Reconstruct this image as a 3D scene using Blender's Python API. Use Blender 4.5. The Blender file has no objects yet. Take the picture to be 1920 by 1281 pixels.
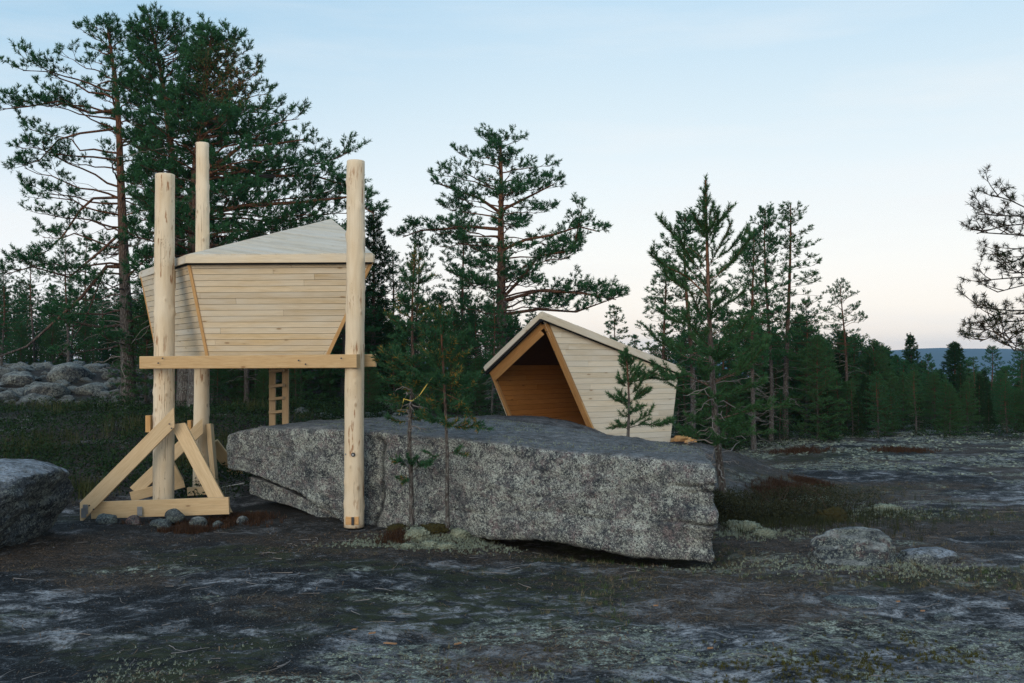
import bpy, math, random
import numpy as np
from mathutils import Vector, Matrix

# ---------------------------------------------------------------- camera, light, exposure
scn = bpy.context.scene
COL = scn.collection
F = 1867.0; CX = 960.0; CY = 640.5; HOR = 678.0; CAMZ = 2.2
PITCH = math.atan((HOR - CY) / F)
cam_d = bpy.data.cameras.new('camera'); cam = bpy.data.objects.new('camera', cam_d); COL.objects.link(cam)
cam_d.sensor_width = 36.0; cam_d.lens = F / 1920.0 * 36.0; cam_d.clip_start = 0.1; cam_d.clip_end = 9000
cam.location = (0, 0, CAMZ); cam.rotation_euler = (math.radians(90) + PITCH, 0, 0)
scn.camera = cam
SUN_EL, SUN_AZ = math.radians(20), math.radians(200)     # azimuth clockwise from +Y (north)
w = bpy.data.worlds.new('World'); scn.world = w; w.use_nodes = True
nt = w.node_tree; nt.nodes.clear()
def WN(t, **k):
    n = nt.nodes.new(t)
    for a, b in k.items(): setattr(n, a, b)
    return n
wo = WN('ShaderNodeOutputWorld'); bg = WN('ShaderNodeBackground'); bg.inputs['Strength'].default_value = 0.1
sky = WN('ShaderNodeTexSky', sky_type='NISHITA', sun_disc=False, sun_elevation=SUN_EL, sun_rotation=SUN_AZ, air_density=1.0, dust_density=0.4)
tc = WN('ShaderNodeTexCoord'); sep = WN('ShaderNodeSeparateXYZ'); nt.links.new(tc.outputs['Generated'], sep.inputs[0])
def ramp_nodes(stops):
    r = WN('ShaderNodeValToRGB'); e = r.color_ramp.elements
    while len(e) > 1: e.remove(e[0])
    e[0].position = stops[0][0]; e[0].color = (*stops[0][1], 1)
    for p, c in stops[1:]:
        x = e.new(p); x.color = (*c, 1)
    return r
SKY_R = [(0.0, (1.12, .91, .70)), (0.02, (1.08, .92, .76)), (0.05, (1.0, .915, .81)), (.10, (.90, .885, .84)), (.17, (.76, .825, .85)), (.25, (.62, .74, .81)), (.34, (.47, .645, .78)), (.6, (.32, .48, .65)), (1.0, (.25, .42, .62))]
SKY_L = [(0.0, (.98, .90, .82)), (0.07, (.90, .90, .89)), (.13, (.80, .835, .85)), (.19, (.62, .73, .81)), (.26, (.45, .62, .75)), (.34, (.30, .51, .69)), (.6, (.27, .46, .66)), (1.0, (.20, .36, .56))]
rR, rL = ramp_nodes(SKY_R), ramp_nodes(SKY_L)
for r in (rR, rL): nt.links.new(sep.outputs['Z'], r.inputs[0])
mr = WN('ShaderNodeMapRange'); mr.inputs['From Min'].default_value = -.52; mr.inputs['From Max'].default_value = .12; mr.interpolation_type = 'SMOOTHSTEP'
nt.links.new(sep.outputs['X'], mr.inputs['Value'])
mx = WN('ShaderNodeMix', data_type='RGBA'); nt.links.new(mr.outputs[0], mx.inputs[0]); nt.links.new(rL.outputs[0], mx.inputs[6]); nt.links.new(rR.outputs[0], mx.inputs[7])
# thin high cloud veils
mp = WN('ShaderNodeMapping'); mp.inputs['Scale'].default_value = (1.2, 1.2, 9.0); mp.inputs['Rotation'].default_value = (0, .12, 0); nt.links.new(tc.outputs['Generated'], mp.inputs[0])
nz = WN('ShaderNodeTexNoise'); nz.inputs['Scale'].default_value = 2.2; nz.inputs['Detail'].default_value = 6; nz.inputs['Roughness'].default_value = .55; nt.links.new(mp.outputs[0], nz.inputs['Vector'])
cr = ramp_nodes([(.47, (0, 0, 0)), (.72, (1, 1, 1))]); nt.links.new(nz.outputs['Fac'], cr.inputs[0])
ce = ramp_nodes([(.0, (.35, .35, .35)), (.1, (.5, .5, .5)), (.28, (.34, .34, .34)), (.5, (.1, .1, .1))]); nt.links.new(sep.outputs['Z'], ce.inputs[0])
mm = WN('ShaderNodeMath', operation='MULTIPLY'); nt.links.new(cr.outputs[0], mm.inputs[0]); nt.links.new(ce.outputs[0], mm.inputs[1])
m2 = WN('ShaderNodeMix', data_type='RGBA'); nt.links.new(mm.outputs[0], m2.inputs[0]); nt.links.new(mx.outputs[2], m2.inputs[6]); m2.inputs[7].default_value = (.82, .81, .80, 1)
sc10 = WN('ShaderNodeMix', data_type='RGBA', blend_type='MULTIPLY'); sc10.inputs[0].default_value = 1; nt.links.new(m2.outputs[2], sc10.inputs[6]); sc10.inputs[7].default_value = (10, 10, 10, 1)
m3 = WN('ShaderNodeMix', data_type='RGBA'); m3.inputs[0].default_value = .04; nt.links.new(sc10.outputs[2], m3.inputs[6]); nt.links.new(sky.outputs[0], m3.inputs[7])
nt.links.new(m3.outputs[2], bg.inputs['Color']); nt.links.new(bg.outputs[0], wo.inputs['Surface'])
sd = bpy.data.lights.new('sun', 'SUN'); sd.energy = 1.45; sd.angle = math.radians(50); sd.color = (1.0, .88, .72)
so = bpy.data.objects.new('sun', sd); COL.objects.link(so)
_d = Vector((math.sin(SUN_AZ) * math.cos(SUN_EL), math.cos(SUN_AZ) * math.cos(SUN_EL), math.sin(SUN_EL)))
so.rotation_euler = _d.to_track_quat('Z', 'Y').to_euler(); so.location = (-10, -10, 30)
scn.view_settings.view_transform = 'Standard'; scn.view_settings.look = 'None'; scn.view_settings.gamma = 1; scn.view_settings.use_curve_mapping = False
scn.view_settings.exposure = 0.28
scn.cycles.max_bounces = 5; scn.cycles.diffuse_bounces = 2; scn.cycles.glossy_bounces = 1; scn.cycles.transparent_max_bounces = 4
scn.cycles.volume_bounces = 0
scn.cycles.use_denoising = True; scn.cycles.denoiser = 'OPENIMAGEDENOISE'; scn.cycles.denoising_input_passes = 'RGB_ALBEDO_NORMAL'; scn.cycles.denoising_prefilter = 'NONE'

# ---------------------------------------------------------------- helpers
def ray(px, py):
    a = (px - CX) / F; b = (CY - py) / F
    return Vector((a, math.cos(PITCH) - b * math.sin(PITCH), math.sin(PITCH) + b * math.cos(PITCH)))
def P(px, py, Y):
    d = ray(px, py); return Vector((d.x * Y / d.y, Y, CAMZ + d.z * Y / d.y))
def PG(px, py, z=0.0):
    d = ray(px, py); t = (z - CAMZ) / d.z; return Vector((d.x * t, d.y * t, z))
def RP(px, py, a, n):
    d = ray(px, py); c = Vector((0, 0, CAMZ)); t = (a - c).dot(n) / d.dot(n); return c + d * t
def sm(a, b, x):
    t = np.clip((np.asarray(x, float) - a) / (b - a), 0, 1); return t * t * (3 - 2 * t)

def _hash(ix, iy, iz, s):
    h = (ix * 374761393 + iy * 668265263 + iz * 2147483647 + s * 1274126177) & 0xffffffff
    h = ((h ^ (h >> 13)) * 1274126177) & 0xffffffff
    h = (h ^ (h >> 16)) & 0xffffff
    return h / float(0xffffff)
def vnoise(x, y, z=0.0, s=0):
    x = np.asarray(x, float); y = np.asarray(y, float); z = np.broadcast_to(np.asarray(z, float), x.shape)
    ix, iy, iz = np.floor(x).astype(np.int64), np.floor(y).astype(np.int64), np.floor(z).astype(np.int64)
    fx, fy, fz = x - ix, y - iy, z - iz
    fx, fy, fz = [f * f * f * (f * (f * 6 - 15) + 10) for f in (fx, fy, fz)]
    r = 0
    for a in (0, 1):
        for b in (0, 1):
            for c in (0, 1):
                r = r + _hash(ix + a, iy + b, iz + c, s) * (fx if a else 1 - fx) * (fy if b else 1 - fy) * (fz if c else 1 - fz)
    return r * 2 - 1
def fbm(x, y, z=0.0, o=4, s=0, rough=.5):
    v = 0; a = 1; t = 0; f = 1
    for k in range(o):
        v = v + a * vnoise(np.asarray(x) * f + 17.3 * k, np.asarray(y) * f - 9.1 * k, np.asarray(z) * f + 3.7 * k, s + k); t += a; a *= rough; f *= 2.03
    return v / t

def np_mesh(name, V, Fa, mats, smooth=False, mat_idx=None, attrs=None):
    """V (n,3), Fa: (m,k) int array or list of such arrays"""
    fs = Fa if isinstance(Fa, list) else [Fa]
    fs = [np.asarray(f, dtype=np.int32) for f in fs if len(f)]
    me = bpy.data.meshes.new(name)
    V = np.asarray(V, dtype=np.float32)
    me.vertices.add(len(V)); me.vertices.foreach_set('co', V.ravel())
    tot = np.concatenate([np.full(len(f), f.shape[1], np.int32) for f in fs])
    idx = np.concatenate([f.ravel() for f in fs])
    st = np.concatenate([[0], np.cumsum(tot)[:-1]]).astype(np.int32)
    me.loops.add(len(idx)); me.loops.foreach_set('vertex_index', idx)
    me.polygons.add(len(tot)); me.polygons.foreach_set('loop_start', st)
    for m in (mats if isinstance(mats, (list, tuple)) else [mats]): me.materials.append(m)
    if mat_idx is not None: me.polygons.foreach_set('material_index', np.asarray(mat_idx, np.int32))
    me.polygons.foreach_set('use_smooth', np.full(len(tot), bool(smooth)))
    me.update(calc_edges=True)
    for k, a in (attrs or {}).items():
        at = me.attributes.new(k, 'FLOAT', 'POINT'); at.data.foreach_set('value', np.asarray(a, np.float32))
    return me
def link(name, me, parent=None, loc=None, M=None):
    o = bpy.data.objects.new(name, me); COL.objects.link(o)
    if parent is not None: o.parent = parent
    if M is not None: o.matrix_local = M
    elif loc is not None: o.location = loc
    return o
def tag(o, label=None, cat=None, group=None, kind=None):
    if label: o['label'] = label
    if cat: o['category'] = cat
    if group: o['group'] = group
    if kind: o['kind'] = kind
    return o
def thing(name, label, cat, loc=(0, 0, 0), group=None):
    o = bpy.data.objects.new(name, None); o.empty_display_size = .2; COL.objects.link(o); o.location = loc
    return tag(o, label, cat, group)
def frame(o, x, zhint):
    x = Vector(x).normalized(); z = Vector(zhint); z = (z - x * z.dot(x)).normalized(); y = z.cross(x)
    M = Matrix.Identity(4)
    for i in range(3): M[i][0] = x[i]; M[i][1] = y[i]; M[i][2] = z[i]; M[i][3] = o[i]
    return M
def wpar(M, parent):   # world matrix -> local under an (unrotated) parent
    p = parent; off = Vector((0, 0, 0))
    while p is not None: off += p.location; p = p.parent
    M = M.copy(); M.translation = M.translation - off; return M

# bars with bevelled edges; local X runs along the bar so that grain follows it
def bar(name, p0, p1, wdt, hgt, zhint, mat, parent, bev=.006, cut0=0.0, cut1=0.0):
    p0, p1 = Vector(p0), Vector(p1); L = (p1 - p0).length
    a, b, e = wdt / 2, hgt / 2, bev
    prof = [(-a + e, -b), (a - e, -b), (a, -b + e), (a, b - e), (a - e, b), (-a + e, b), (-a, b - e), (-a, -b + e)]
    V = []; n = 8
    for k, (xx, cut) in enumerate(((0, cut0), (L, cut1))):
        for (y, z) in prof: V.append((xx + cut * y, y, z))
    Fq = [[i, (i + 1) % n, n + (i + 1) % n, n + i] for i in range(n)]
    me = np_mesh(name, V, [np.array(Fq), np.array([list(range(n))[::-1], list(range(n, 2 * n))])], mat)
    return link(name, me, parent, M=wpar(frame(p0, p1 - p0, zhint), parent))

def tubes(paths, ns=6):
    """paths: list of (pts (k,3), radii (k)) -> V, quads (+ caps), per-vertex t"""
    Vs, Fs, T = [], [], []; off = 0
    ang = np.arange(ns) * 2 * math.pi / ns; ca, sa = np.cos(ang), np.sin(ang)
    for pts, rad in paths:
        pts = np.asarray(pts, float); k = len(pts); rad = np.asarray(rad, float)
        d = np.gradient(pts, axis=0); d /= np.linalg.norm(d, axis=1)[:, None] + 1e-9
        ref = np.array([0., 0., 1.]) if abs(d[0, 2]) < .9 else np.array([1., 0., 0.])
        u = np.cross(d, ref); u /= np.linalg.norm(u, axis=1)[:, None] + 1e-9; v = np.cross(d, u)
        ring = pts[:, None, :] + rad[:, None, None] * (u[:, None, :] * ca[None, :, None] + v[:, None, :] * sa[None, :, None])
        Vs.append(ring.reshape(-1, 3))
        i = np.arange(k - 1)[:, None] * ns; j = np.arange(ns)[None, :]; j2 = (j + 1) % ns
        Fs.append((np.stack([i + j, i + j2, i + ns + j2, i + ns + j], -1).reshape(-1, 4)) + off)
        T.append(np.repeat(np.linspace(0, 1, k), ns)); off += k * ns
    if not Vs: return np.zeros((0, 3)), np.zeros((0, 4), int), np.zeros(0)
    return np.concatenate(Vs), np.concatenate(Fs), np.concatenate(T)

# ---------------------------------------------------------------- materials
class NT:
    def __init__(s, name):
        s.m = bpy.data.materials.new(name); s.m.use_nodes = True; s.t = s.m.node_tree; s.t.nodes.clear()
        s.out = s.t.nodes.new('ShaderNodeOutputMaterial'); s.b = s.t.nodes.new('ShaderNodeBsdfPrincipled'); s.t.links.new(s.b.outputs[0], s.out.inputs[0])
        s.b.inputs['Specular IOR Level'].default_value = .25
    def n(s, t, **k):
        x = s.t.nodes.new(t)
        for a, b in k.items(): setattr(x, a, b)
        return x
    def put(s, sock, v):
        if hasattr(v, 'is_linked') or hasattr(v, 'links'): s.t.links.new(v, sock)
        elif isinstance(v, (tuple, list)) and len(v) == 3 and sock.type == 'RGBA': sock.default_value = (*v, 1)
        else: sock.default_value = v
    def co(s, scale=(1, 1, 1), rnd=False, loc=(0, 0, 0), rot=(0, 0, 0), world=False):
        src = s.n('ShaderNodeNewGeometry').outputs['Position'] if world else s.n('ShaderNodeTexCoord').outputs['Object']
        if rnd:
            oi = s.n('ShaderNodeObjectInfo'); m = s.n('ShaderNodeMath', operation='MULTIPLY'); s.put(m.inputs[0], oi.outputs['Random']); m.inputs[1].default_value = 37.0
            ad = s.n('ShaderNodeVectorMath', operation='ADD'); s.put(ad.inputs[0], src); s.put(ad.inputs[1], m.outputs[0]); src = ad.outputs[0]
        mp = s.n('ShaderNodeMapping'); mp.inputs['Scale'].default_value = scale; mp.inputs['Location'].default_value = loc; mp.inputs['Rotation'].default_value = rot
        s.put(mp.inputs[0], src); return mp.outputs[0]
    def noise(s, v, sc, det=4, rough=.55, dist=0.0, out='Fac'):
        x = s.n('ShaderNodeTexNoise'); s.put(x.inputs['Vector'], v); x.inputs['Scale'].default_value = sc; x.inputs['Detail'].default_value = det
        x.inputs['Roughness'].default_value = rough; x.inputs['Distortion'].default_value = dist; return x.outputs[out]
    def voro(s, v, sc, feat='F1', out='Distance', rnd=1.0):
        x = s.n('ShaderNodeTexVoronoi', feature=feat); s.put(x.inputs['Vector'], v); x.inputs['Scale'].default_value = sc; x.inputs['Randomness'].default_value = rnd; return x.outputs[out]
    def ramp(s, f, stops, interp='LINEAR'):
        r = s.n('ShaderNodeValToRGB'); s.put(r.inputs[0], f); r.color_ramp.interpolation = interp; e = r.color_ramp.elements
        while len(e) > 1: e.remove(e[0])
        def c4(c): return (c, c, c, 1) if not isinstance(c, (tuple, list)) else (*c, 1)
        e[0].position = stops[0][0]; e[0].color = c4(stops[0][1])
        for p, c in stops[1:]:
            x = e.new(p); x.color = c4(c)
        return r.outputs[0]
    def mix(s, f, a, b, mode='MIX'):
        x = s.n('ShaderNodeMix', data_type='RGBA', blend_type=mode); s.put(x.inputs[0], f); s.put(x.inputs[6], a); s.put(x.inputs[7], b); return x.outputs[2]
    def math(s, op, a, b=0.0, clamp=False):
        x = s.n('ShaderNodeMath', operation=op, use_clamp=clamp); s.put(x.inputs[0], a); s.put(x.inputs[1], b); return x.outputs[0]
    def attr(s, name):
        return s.n('ShaderNodeAttribute', attribute_name=name).outputs['Fac']
    def bump(s, h, strength=.5, dist=.02, prev=None):
        x = s.n('ShaderNodeBump'); x.inputs['Strength'].default_value = strength; x.inputs['Distance'].default_value = dist; s.put(x.inputs['Height'], h)
        if prev is not None: s.put(x.inputs['Normal'], prev)
        return x.outputs[0]
    def fin(s, col, rough=.8, nrm=None, spec=.25):
        s.put(s.b.inputs['Base Color'], col); s.put(s.b.inputs['Roughness'], rough); s.b.inputs['Specular IOR Level'].default_value = spec
        if nrm is not None: s.put(s.b.inputs['Normal'], nrm)
        return s.m

def wood_mat(name, light, dark, knot, var=.22, grey=None, wear=.0):
    k = NT(name)
    v = k.co((1.2, 16, 16), rnd=True)
    g = k.noise(v, 3.0, 5, .6, .6)
    fine = k.noise(k.co((2.5, 110, 110), rnd=True), 2.0, 3, .6)
    col = k.mix(k.ramp(g, [(.35, 0), (.7, 1)]), light, dark)
    col = k.mix(k.ramp(fine, [(.42, 0), (.75, .5)]), col, tuple(c * .72 for c in dark))
    oi = k.n('ShaderNodeObjectInfo').outputs['Random']
    tone = k.ramp(oi, [(0, (1 - var, 1 - var * 1.15, 1 - var * 1.4)), (.5, (1, 1, 1)), (.85, (1.04, 1.02, .98)), (1, (1 - var * .4, 1 - var * .75, 1 - var * 1.35))])
    col = k.mix(1.0, col, tone, 'MULTIPLY')
    if grey: col = k.mix(k.ramp(k.noise(k.co((.6, 3, 3), rnd=True), 1.6, 3), [(.35, 0), (.75, .75)]), col, grey)
    kn = k.voro(k.co((1.7, 5.2, 5.2), rnd=True), 1.15)
    km = k.ramp(kn, [(.05, 1), (.095, 0)])
    col = k.mix(km, col, knot)
    halo = k.ramp(kn, [(.08, .35), (.2, 0)]); col = k.mix(halo, col, tuple(c * .85 for c in dark))
    h = k.math('ADD', k.math('MULTIPLY', fine, .5), k.math('MULTIPLY', g, .5))
    return k.fin(col, .72, k.bump(h, .35, .004))
M_CLAD = wood_mat('pale_cladding_wood', (.74, .60, .41), (.60, .46, .29), (.24, .13, .06), .22, grey=(.66, .615, .53))
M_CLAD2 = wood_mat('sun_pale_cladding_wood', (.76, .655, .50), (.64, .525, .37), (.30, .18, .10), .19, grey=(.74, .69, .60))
M_LADDER = wood_mat('shade_darkened_ladder_wood', (.36, .26, .16), (.26, .18, .10), (.12, .06, .03), .12)  # ladder wood darkened to stand in for the shade below the pod
M_BEAM = wood_mat('sawn_yellow_timber', (.66, .46, .25), (.54, .34, .16), (.20, .09, .035), .12)
M_BRACE = wood_mat('sawn_brace_timber', (.66, .49, .295), (.55, .38, .21), (.22, .11, .05), .12)
M_ROOF = wood_mat('weathered_roof_board', (.68, .60, .48), (.58, .485, .36), (.30, .2, .12), .16, grey=(.65, .61, .54))
M_TRIM = wood_mat('fresh_orange_trim_wood', (.62, .38, .17), (.48, .26, .10), (.18, .08, .03), .1)
M_FRAMEW = wood_mat('brown_frame_wood', (.50, .27, .105), (.38, .19, .07), (.12, .05, .02), .15)
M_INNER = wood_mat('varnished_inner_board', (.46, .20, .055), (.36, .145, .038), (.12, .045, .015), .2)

def log_mat():
    k = NT('peeled_log_wood')
    v = k.co((7, 7, .9), rnd=True)
    g = k.noise(v, 2.2, 5, .6, .4)
    col = k.mix(k.ramp(g, [(.3, 0), (.75, 1)]), (.74, .60, .42), (.62, .47, .30))
    big = k.noise(k.co((1, 1, .8), rnd=True), 2.0, 3); col = k.mix(k.ramp(big, [(.4, 0), (.7, .5)]), col, (.80, .70, .55))
    fl = k.noise(k.co((24, 24, 3.2), rnd=True), 1.0, 4, .6); reg = k.noise(k.co((1, 1, .8), rnd=True), 2.6, 2)
    fm = k.math('MULTIPLY', k.ramp(fl, [(.57, 0), (.62, 1)]), k.ramp(reg, [(.44, 0), (.54, 1)]))
    col = k.mix(k.math('MULTIPLY', fm, .85), col, (.30, .13, .05))
    ck = k.noise(k.co((30, 30, .55), rnd=True), 1.0, 2, .5); ckr = k.noise(k.co((2, 2, .7), rnd=True, loc=(4, 4, 4)), 1.4, 2)
    col = k.mix(k.math('MULTIPLY', k.ramp(ck, [(.485, 0), (.498, .9), (.512, 0)]), k.ramp(ckr, [(.54, 0), (.60, 1)])), col, (.16, .09, .05))
    kn = k.voro(k.co((5, 5, 3.0), rnd=True), 1.05); col = k.mix(k.ramp(kn, [(.06, .85), (.13, 0)]), col, (.26, .14, .06))
    col = k.mix(k.ramp(kn, [(.1, .3), (.28, 0)]), col, (.76, .63, .45))
    return k.fin(col, .62, k.bump(k.math('ADD', g, k.math('MULTIPLY', k.ramp(kn, [(.05, 1), (.22, 0)]), 1.2)), .5, .012))
M_LOG = log_mat()

def plain(name, c, rough=.7, metal=0.0, bump=None):
    k = NT(name); n = k.noise(k.co((1, 1, 1), rnd=True), 14.0, 4)
    col = k.mix(k.ramp(n, [(.3, 0), (.7, 1)]), tuple(x * .8 for x in c), tuple(min(1, x * 1.15) for x in c))
    k.b.inputs['Metallic'].default_value = metal
    return k.fin(col, rough, k.bump(n, .3, .01) if bump else None)
M_FELT = plain('black_roofing_felt', (.012, .012, .013), .9)
M_STEEL = plain('galvanised_steel', (.30, .32, .34), .45, .8)
M_DARKSTEEL = plain('dark_bolt_steel', (.06, .06, .065), .5, .7)
M_TAPE = plain('yellow_tape', (.50, .36, .07), .6)
M_ROPE = plain('white_cord', (.5, .5, .48), .8)
M_SPLIT = wood_mat('split_firewood', (.72, .44, .21), (.58, .31, .12), (.3, .15, .06), .25)

def bark_mat():
    k = NT('pine_bark')
    a = k.attr('bark')
    v = k.co((1, 1, .35), rnd=True)
    c = k.voro(v, 16.0, 'DISTANCE_TO_EDGE'); n = k.noise(v, 9.0, 5, .65)
    low = k.mix(k.ramp(n, [(.3, 0), (.7, 1)]), (.055, .046, .042), (.15, .135, .125))
    up = k.mix(k.ramp(n, [(.3, 0), (.7, 1)]), (.10, .045, .026), (.24, .105, .052))
    f = k.math('ADD', a, k.math('MULTIPLY', k.math('SUBTRACT', k.noise(k.co((1, 1, 1)), 1.3, 3), .5), .35))
    col = k.mix(k.ramp(f, [(.28, 0), (.62, 1)]), low, up)
    col = k.mix(k.ramp(c, [(.0, .7), (.12, 0)]), col, (.03, .022, .018))
    lich = k.noise(k.co((1, 1, 1), rnd=True), 30.0, 3, .6)
    col = k.mix(k.math('MULTIPLY', k.ramp(lich, [(.56, 0), (.64, .75)]), k.ramp(f, [(.0, 1), (.4, 0)])), col, (.22, .25, .22))
    return k.fin(col, .9, k.bump(k.math('ADD', k.ramp(c, [(0, 0), (.2, 1)]), n), .8, .02))
M_BARK = bark_mat()
def twig_mat(name='grey_brown_twig', a=(.035, .026, .02), b=(.08, .052, .036)):
    k = NT(name); n = k.noise(k.co((1, 1, 1)), 3.0, 3); return k.fin(k.mix(n, a, b), .9)
M_TWIG = twig_mat()
M_DEAD = twig_mat('dead_grey_twig', (.13, .115, .105), (.28, .255, .24))
def needle_mat(name, a, b, c=None, amt=0.0, sc=1.6, spot=None):
    k = NT(name); g = k.n('ShaderNodeNewGeometry')
    n = k.noise(k.co((1, 1, 1), rnd=True), sc, 3)
    col = k.mix(k.ramp(n, [(.3, 0), (.7, 1)]), a, b)
    r = g.outputs['Random Per Island']
    col = k.mix(k.ramp(r, [(0, 0), (1, .6)]), col, tuple(x * 1.7 for x in b))
    if c:
        n2 = k.noise(k.co((1, 1, 1), rnd=True, loc=(9, 4, 2)), 2.6, 2); mk = k.ramp(n2, [(.5, 0), (.58, 1)])
        if spot:
            dn = k.n('ShaderNodeVectorMath', operation='DISTANCE'); k.put(dn.inputs[0], k.co((1, 1, 1))); dn.inputs[1].default_value = spot[:3]; mk = k.ramp(dn.outputs['Value'], [(spot[3] * .5, 1), (spot[3], 0)])
        col = k.mix(k.math('MULTIPLY', mk, k.ramp(r, [(1 - amt, 0), (1.02 - amt, 1)])), col, c)
    k.t.nodes.remove(k.b)
    d = k.n('ShaderNodeBsdfDiffuse'); tr = k.n('ShaderNodeBsdfTranslucent'); ms = k.n('ShaderNodeMixShader'); ms.inputs[0].default_value = .3
    k.put(d.inputs[0], col); k.put(tr.inputs[0], col); k.put(ms.inputs[1], d.outputs[0]); k.put(ms.inputs[2], tr.outputs[0]); k.put(k.out.inputs[0], ms.outputs[0])
    return k.m
M_NEEDLE = needle_mat('pine_needle_dark', (.018, .062, .030), (.044, .118, .050))
M_NEEDLE2 = needle_mat('pine_needle_fresh', (.026, .074, .034), (.056, .122, .048))
M_NEEDLE_BR = needle_mat('pine_needle_with_brown_patch', (.018, .062, .030), (.044, .118, .050), (.30, .13, .06), .38, spot=(.85, -.6, 7.4, .95))
M_NEEDLE_YG = needle_mat('young_pine_needle_with_yellowed', (.024, .072, .038), (.046, .112, .05), (.36, .20, .04), .22, 2.4)
M_NEEDLE_NR = needle_mat('near_pine_needle_olive', (.012, .022, .013), (.028, .036, .018), (.07, .04, .026), .4)
M_SPRUCE = needle_mat('spruce_needle', (.014, .040, .020), (.030, .066, .028))
# ---------------------------------------------------------------- terrain
def gz(X, Y, detail=False):
    X = np.asarray(X, float); Y = np.asarray(Y, float)
    left = 1 - sm(0.5, 5.5, X)
    h = .95 * sm(15.2, 22.5, Y) * left
    h = h + .95 * sm(23, 33, Y) * (1 - sm(-6.5, -2.5, X))
    h = h + .25 * sm(17, 26, Y) * sm(4, 9, X)
    md = 1.20 * np.exp(-(((X - .0) / np.where(X < 0, 3.8, 2.75)) ** 2 + (np.where(Y > 17.2, (Y - 17.2) / 3.6, (Y - 17.2) / 2.1)) ** 2) ** 1.35)
    lt = .70 * np.exp(-(((X - 2.9) / 1.9) ** 2 + ((Y - 18.6) / 1.9) ** 2) ** 1.3)
    k = 9.0
    h = np.log(np.exp(k * h) + np.exp(k * md) + np.exp(k * lt) - 2 + 1e-9 + 0 * h) / k
    h = np.where(np.isfinite(h), h, 0)
    h = h - 6.0 * sm(29, 75, Y) * sm(3, 12, X) - 3.0 * sm(45, 110, Y) * (1 - sm(3, 12, X)) - 16 * sm(90, 420, Y)
    h = h + .07 * fbm(X * .45, Y * .45, 0, 3, 5) + .022 * fbm(X * 2.2, Y * 2.2, 0, 2, 8)
    # hollow under the slab's right end, moss bank round the two young pines
    h = h - .17 * np.exp(-(((X - 1.2) / 1.25) ** 2 + ((Y - 11.9 + .5 * (X - 1.2)) / .75) ** 2))
    h = h + .16 * np.exp(-(((X + 1.05) / .62) ** 2 + ((Y - 12.45) / .36) ** 2) ** 1.2)
    h = h + .10 * sm(14.6, 17.5, Y) * (1 - sm(-5, -3.5, X))
    if detail:
        h = h + .020 * fbm(X * 7, Y * 7, 0, 3, 21, .6) * np.clip(30 / (np.abs(Y) + 1), 0, 1) - .028 * np.abs(fbm(X * 2.2, Y * 3.4, 0, 3, 23))
    return h
def gzs(x, y): return float(gz(np.array([x]), np.array([y]))[0])
def on(px, py, lo=4.0, hi=80.0):
    """the ground point seen at a photo pixel"""
    d = ray(px, py); ys = np.linspace(lo, hi, 4000); xs = d.x / d.y * ys; zs = CAMZ + d.z / d.y * ys
    below = np.nonzero(zs < gz(xs, ys))[0]
    i = below[0] if len(below) else len(ys) - 1
    return Vector((xs[i], ys[i], gzs(xs[i], ys[i])))
def atY(px, Y): x = (px - CX) / F * Y; return Vector((x, Y, gzs(x, Y)))

def grid_mesh(xs, ys, zf):
    X, Y = np.meshgrid(xs, ys); Z = zf(X, Y); nx, ny = len(xs), len(ys)
    V = np.stack([X, Y, Z], -1).reshape(-1, 3)
    i = np.arange(ny - 1)[:, None] * nx; j = np.arange(nx - 1)[None, :]
    Q = np.stack([i + j, i + j + 1, i + nx + j + 1, i + nx + j], -1).reshape(-1, 4)
    return V, Q, X.ravel(), Y.ravel()
_u = np.linspace(-1, 1, 351); xs = 11.0 * _u + 1.0 * np.sign(_u) * (np.exp(np.abs(_u) ** 3 * 7.4) - 1)
ys = np.concatenate([np.linspace(-40, 3.5, 12)[:-1], np.linspace(3.5, 6, 16)[:-1], np.geomspace(6, 34, 300)[:-1], np.geomspace(34, 3000, 46)])
V, Q, GX, GY = grid_mesh(xs, ys, lambda a, b: gz(a, b, True))
# masks: where litter, pale lichen and moss grow (real cover, by place)
def cover(X, Y):
    n1 = fbm(X * .5, Y * .9, 0, 4, 31); n2 = fbm(X * 1.1, Y * 1.6, 3, 4, 41); n3 = fbm(X * .35 + 5, Y * .7, 1, 4, 51)
    litter = sm(-.03, .32, n1 + .42 * np.exp(-((Y - 12.6) / 1.6) ** 2) - .35 * (1 - sm(-3, 1, X)) * (1 - sm(9, 11, Y)) + .16 * sm(2, 5, X))
    litter = np.maximum(litter, sm(14.2, 16.5, Y) * (1 - sm(-1, 1, X)) * .9)
    near = (1 - sm(8.0, 9.4, Y)) * sm(-2.5, -.3, X)
    farR = sm(17.5, 22, Y) * sm(3, 6, X)
    lich = sm(.09, .34, n2 + .22 * near + .30 * farR - .26 * (1 - near) * (1 - farR))
    moss = sm(.18, .45, n3 + .25 * near * sm(1, 3, X) + .18 * sm(13, 16, Y) * sm(2, 4, X) * (1 - farR))
    soil = np.exp(-(((X + 2.6) / 3.4) ** 2 + ((Y - 13.9) / 1.5) ** 2) ** 1.5)
    blue = sm(-.1, .35, fbm(X * .4 + 9, Y * 1.1, 2, 4, 61) + .1 * (1 - sm(10, 13, Y)))
    md = np.exp(-(((X - .6) / 4.0) ** 2 + ((Y - 16.6) / 2.6) ** 2) ** 1.6); litter = litter * (1 - .9 * md); moss = moss * (1 - md); lich = lich * (1 - .7 * md)
    soil = soil * (1 - md)
    return litter, lich, moss, np.clip(soil + sm(21, 24, Y) * (1 - sm(1, 5, X)) * .7 * (1 - md), 0, 1), blue, md
lit, lic, mos, soi, blu, mdd = cover(GX, GY)
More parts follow.
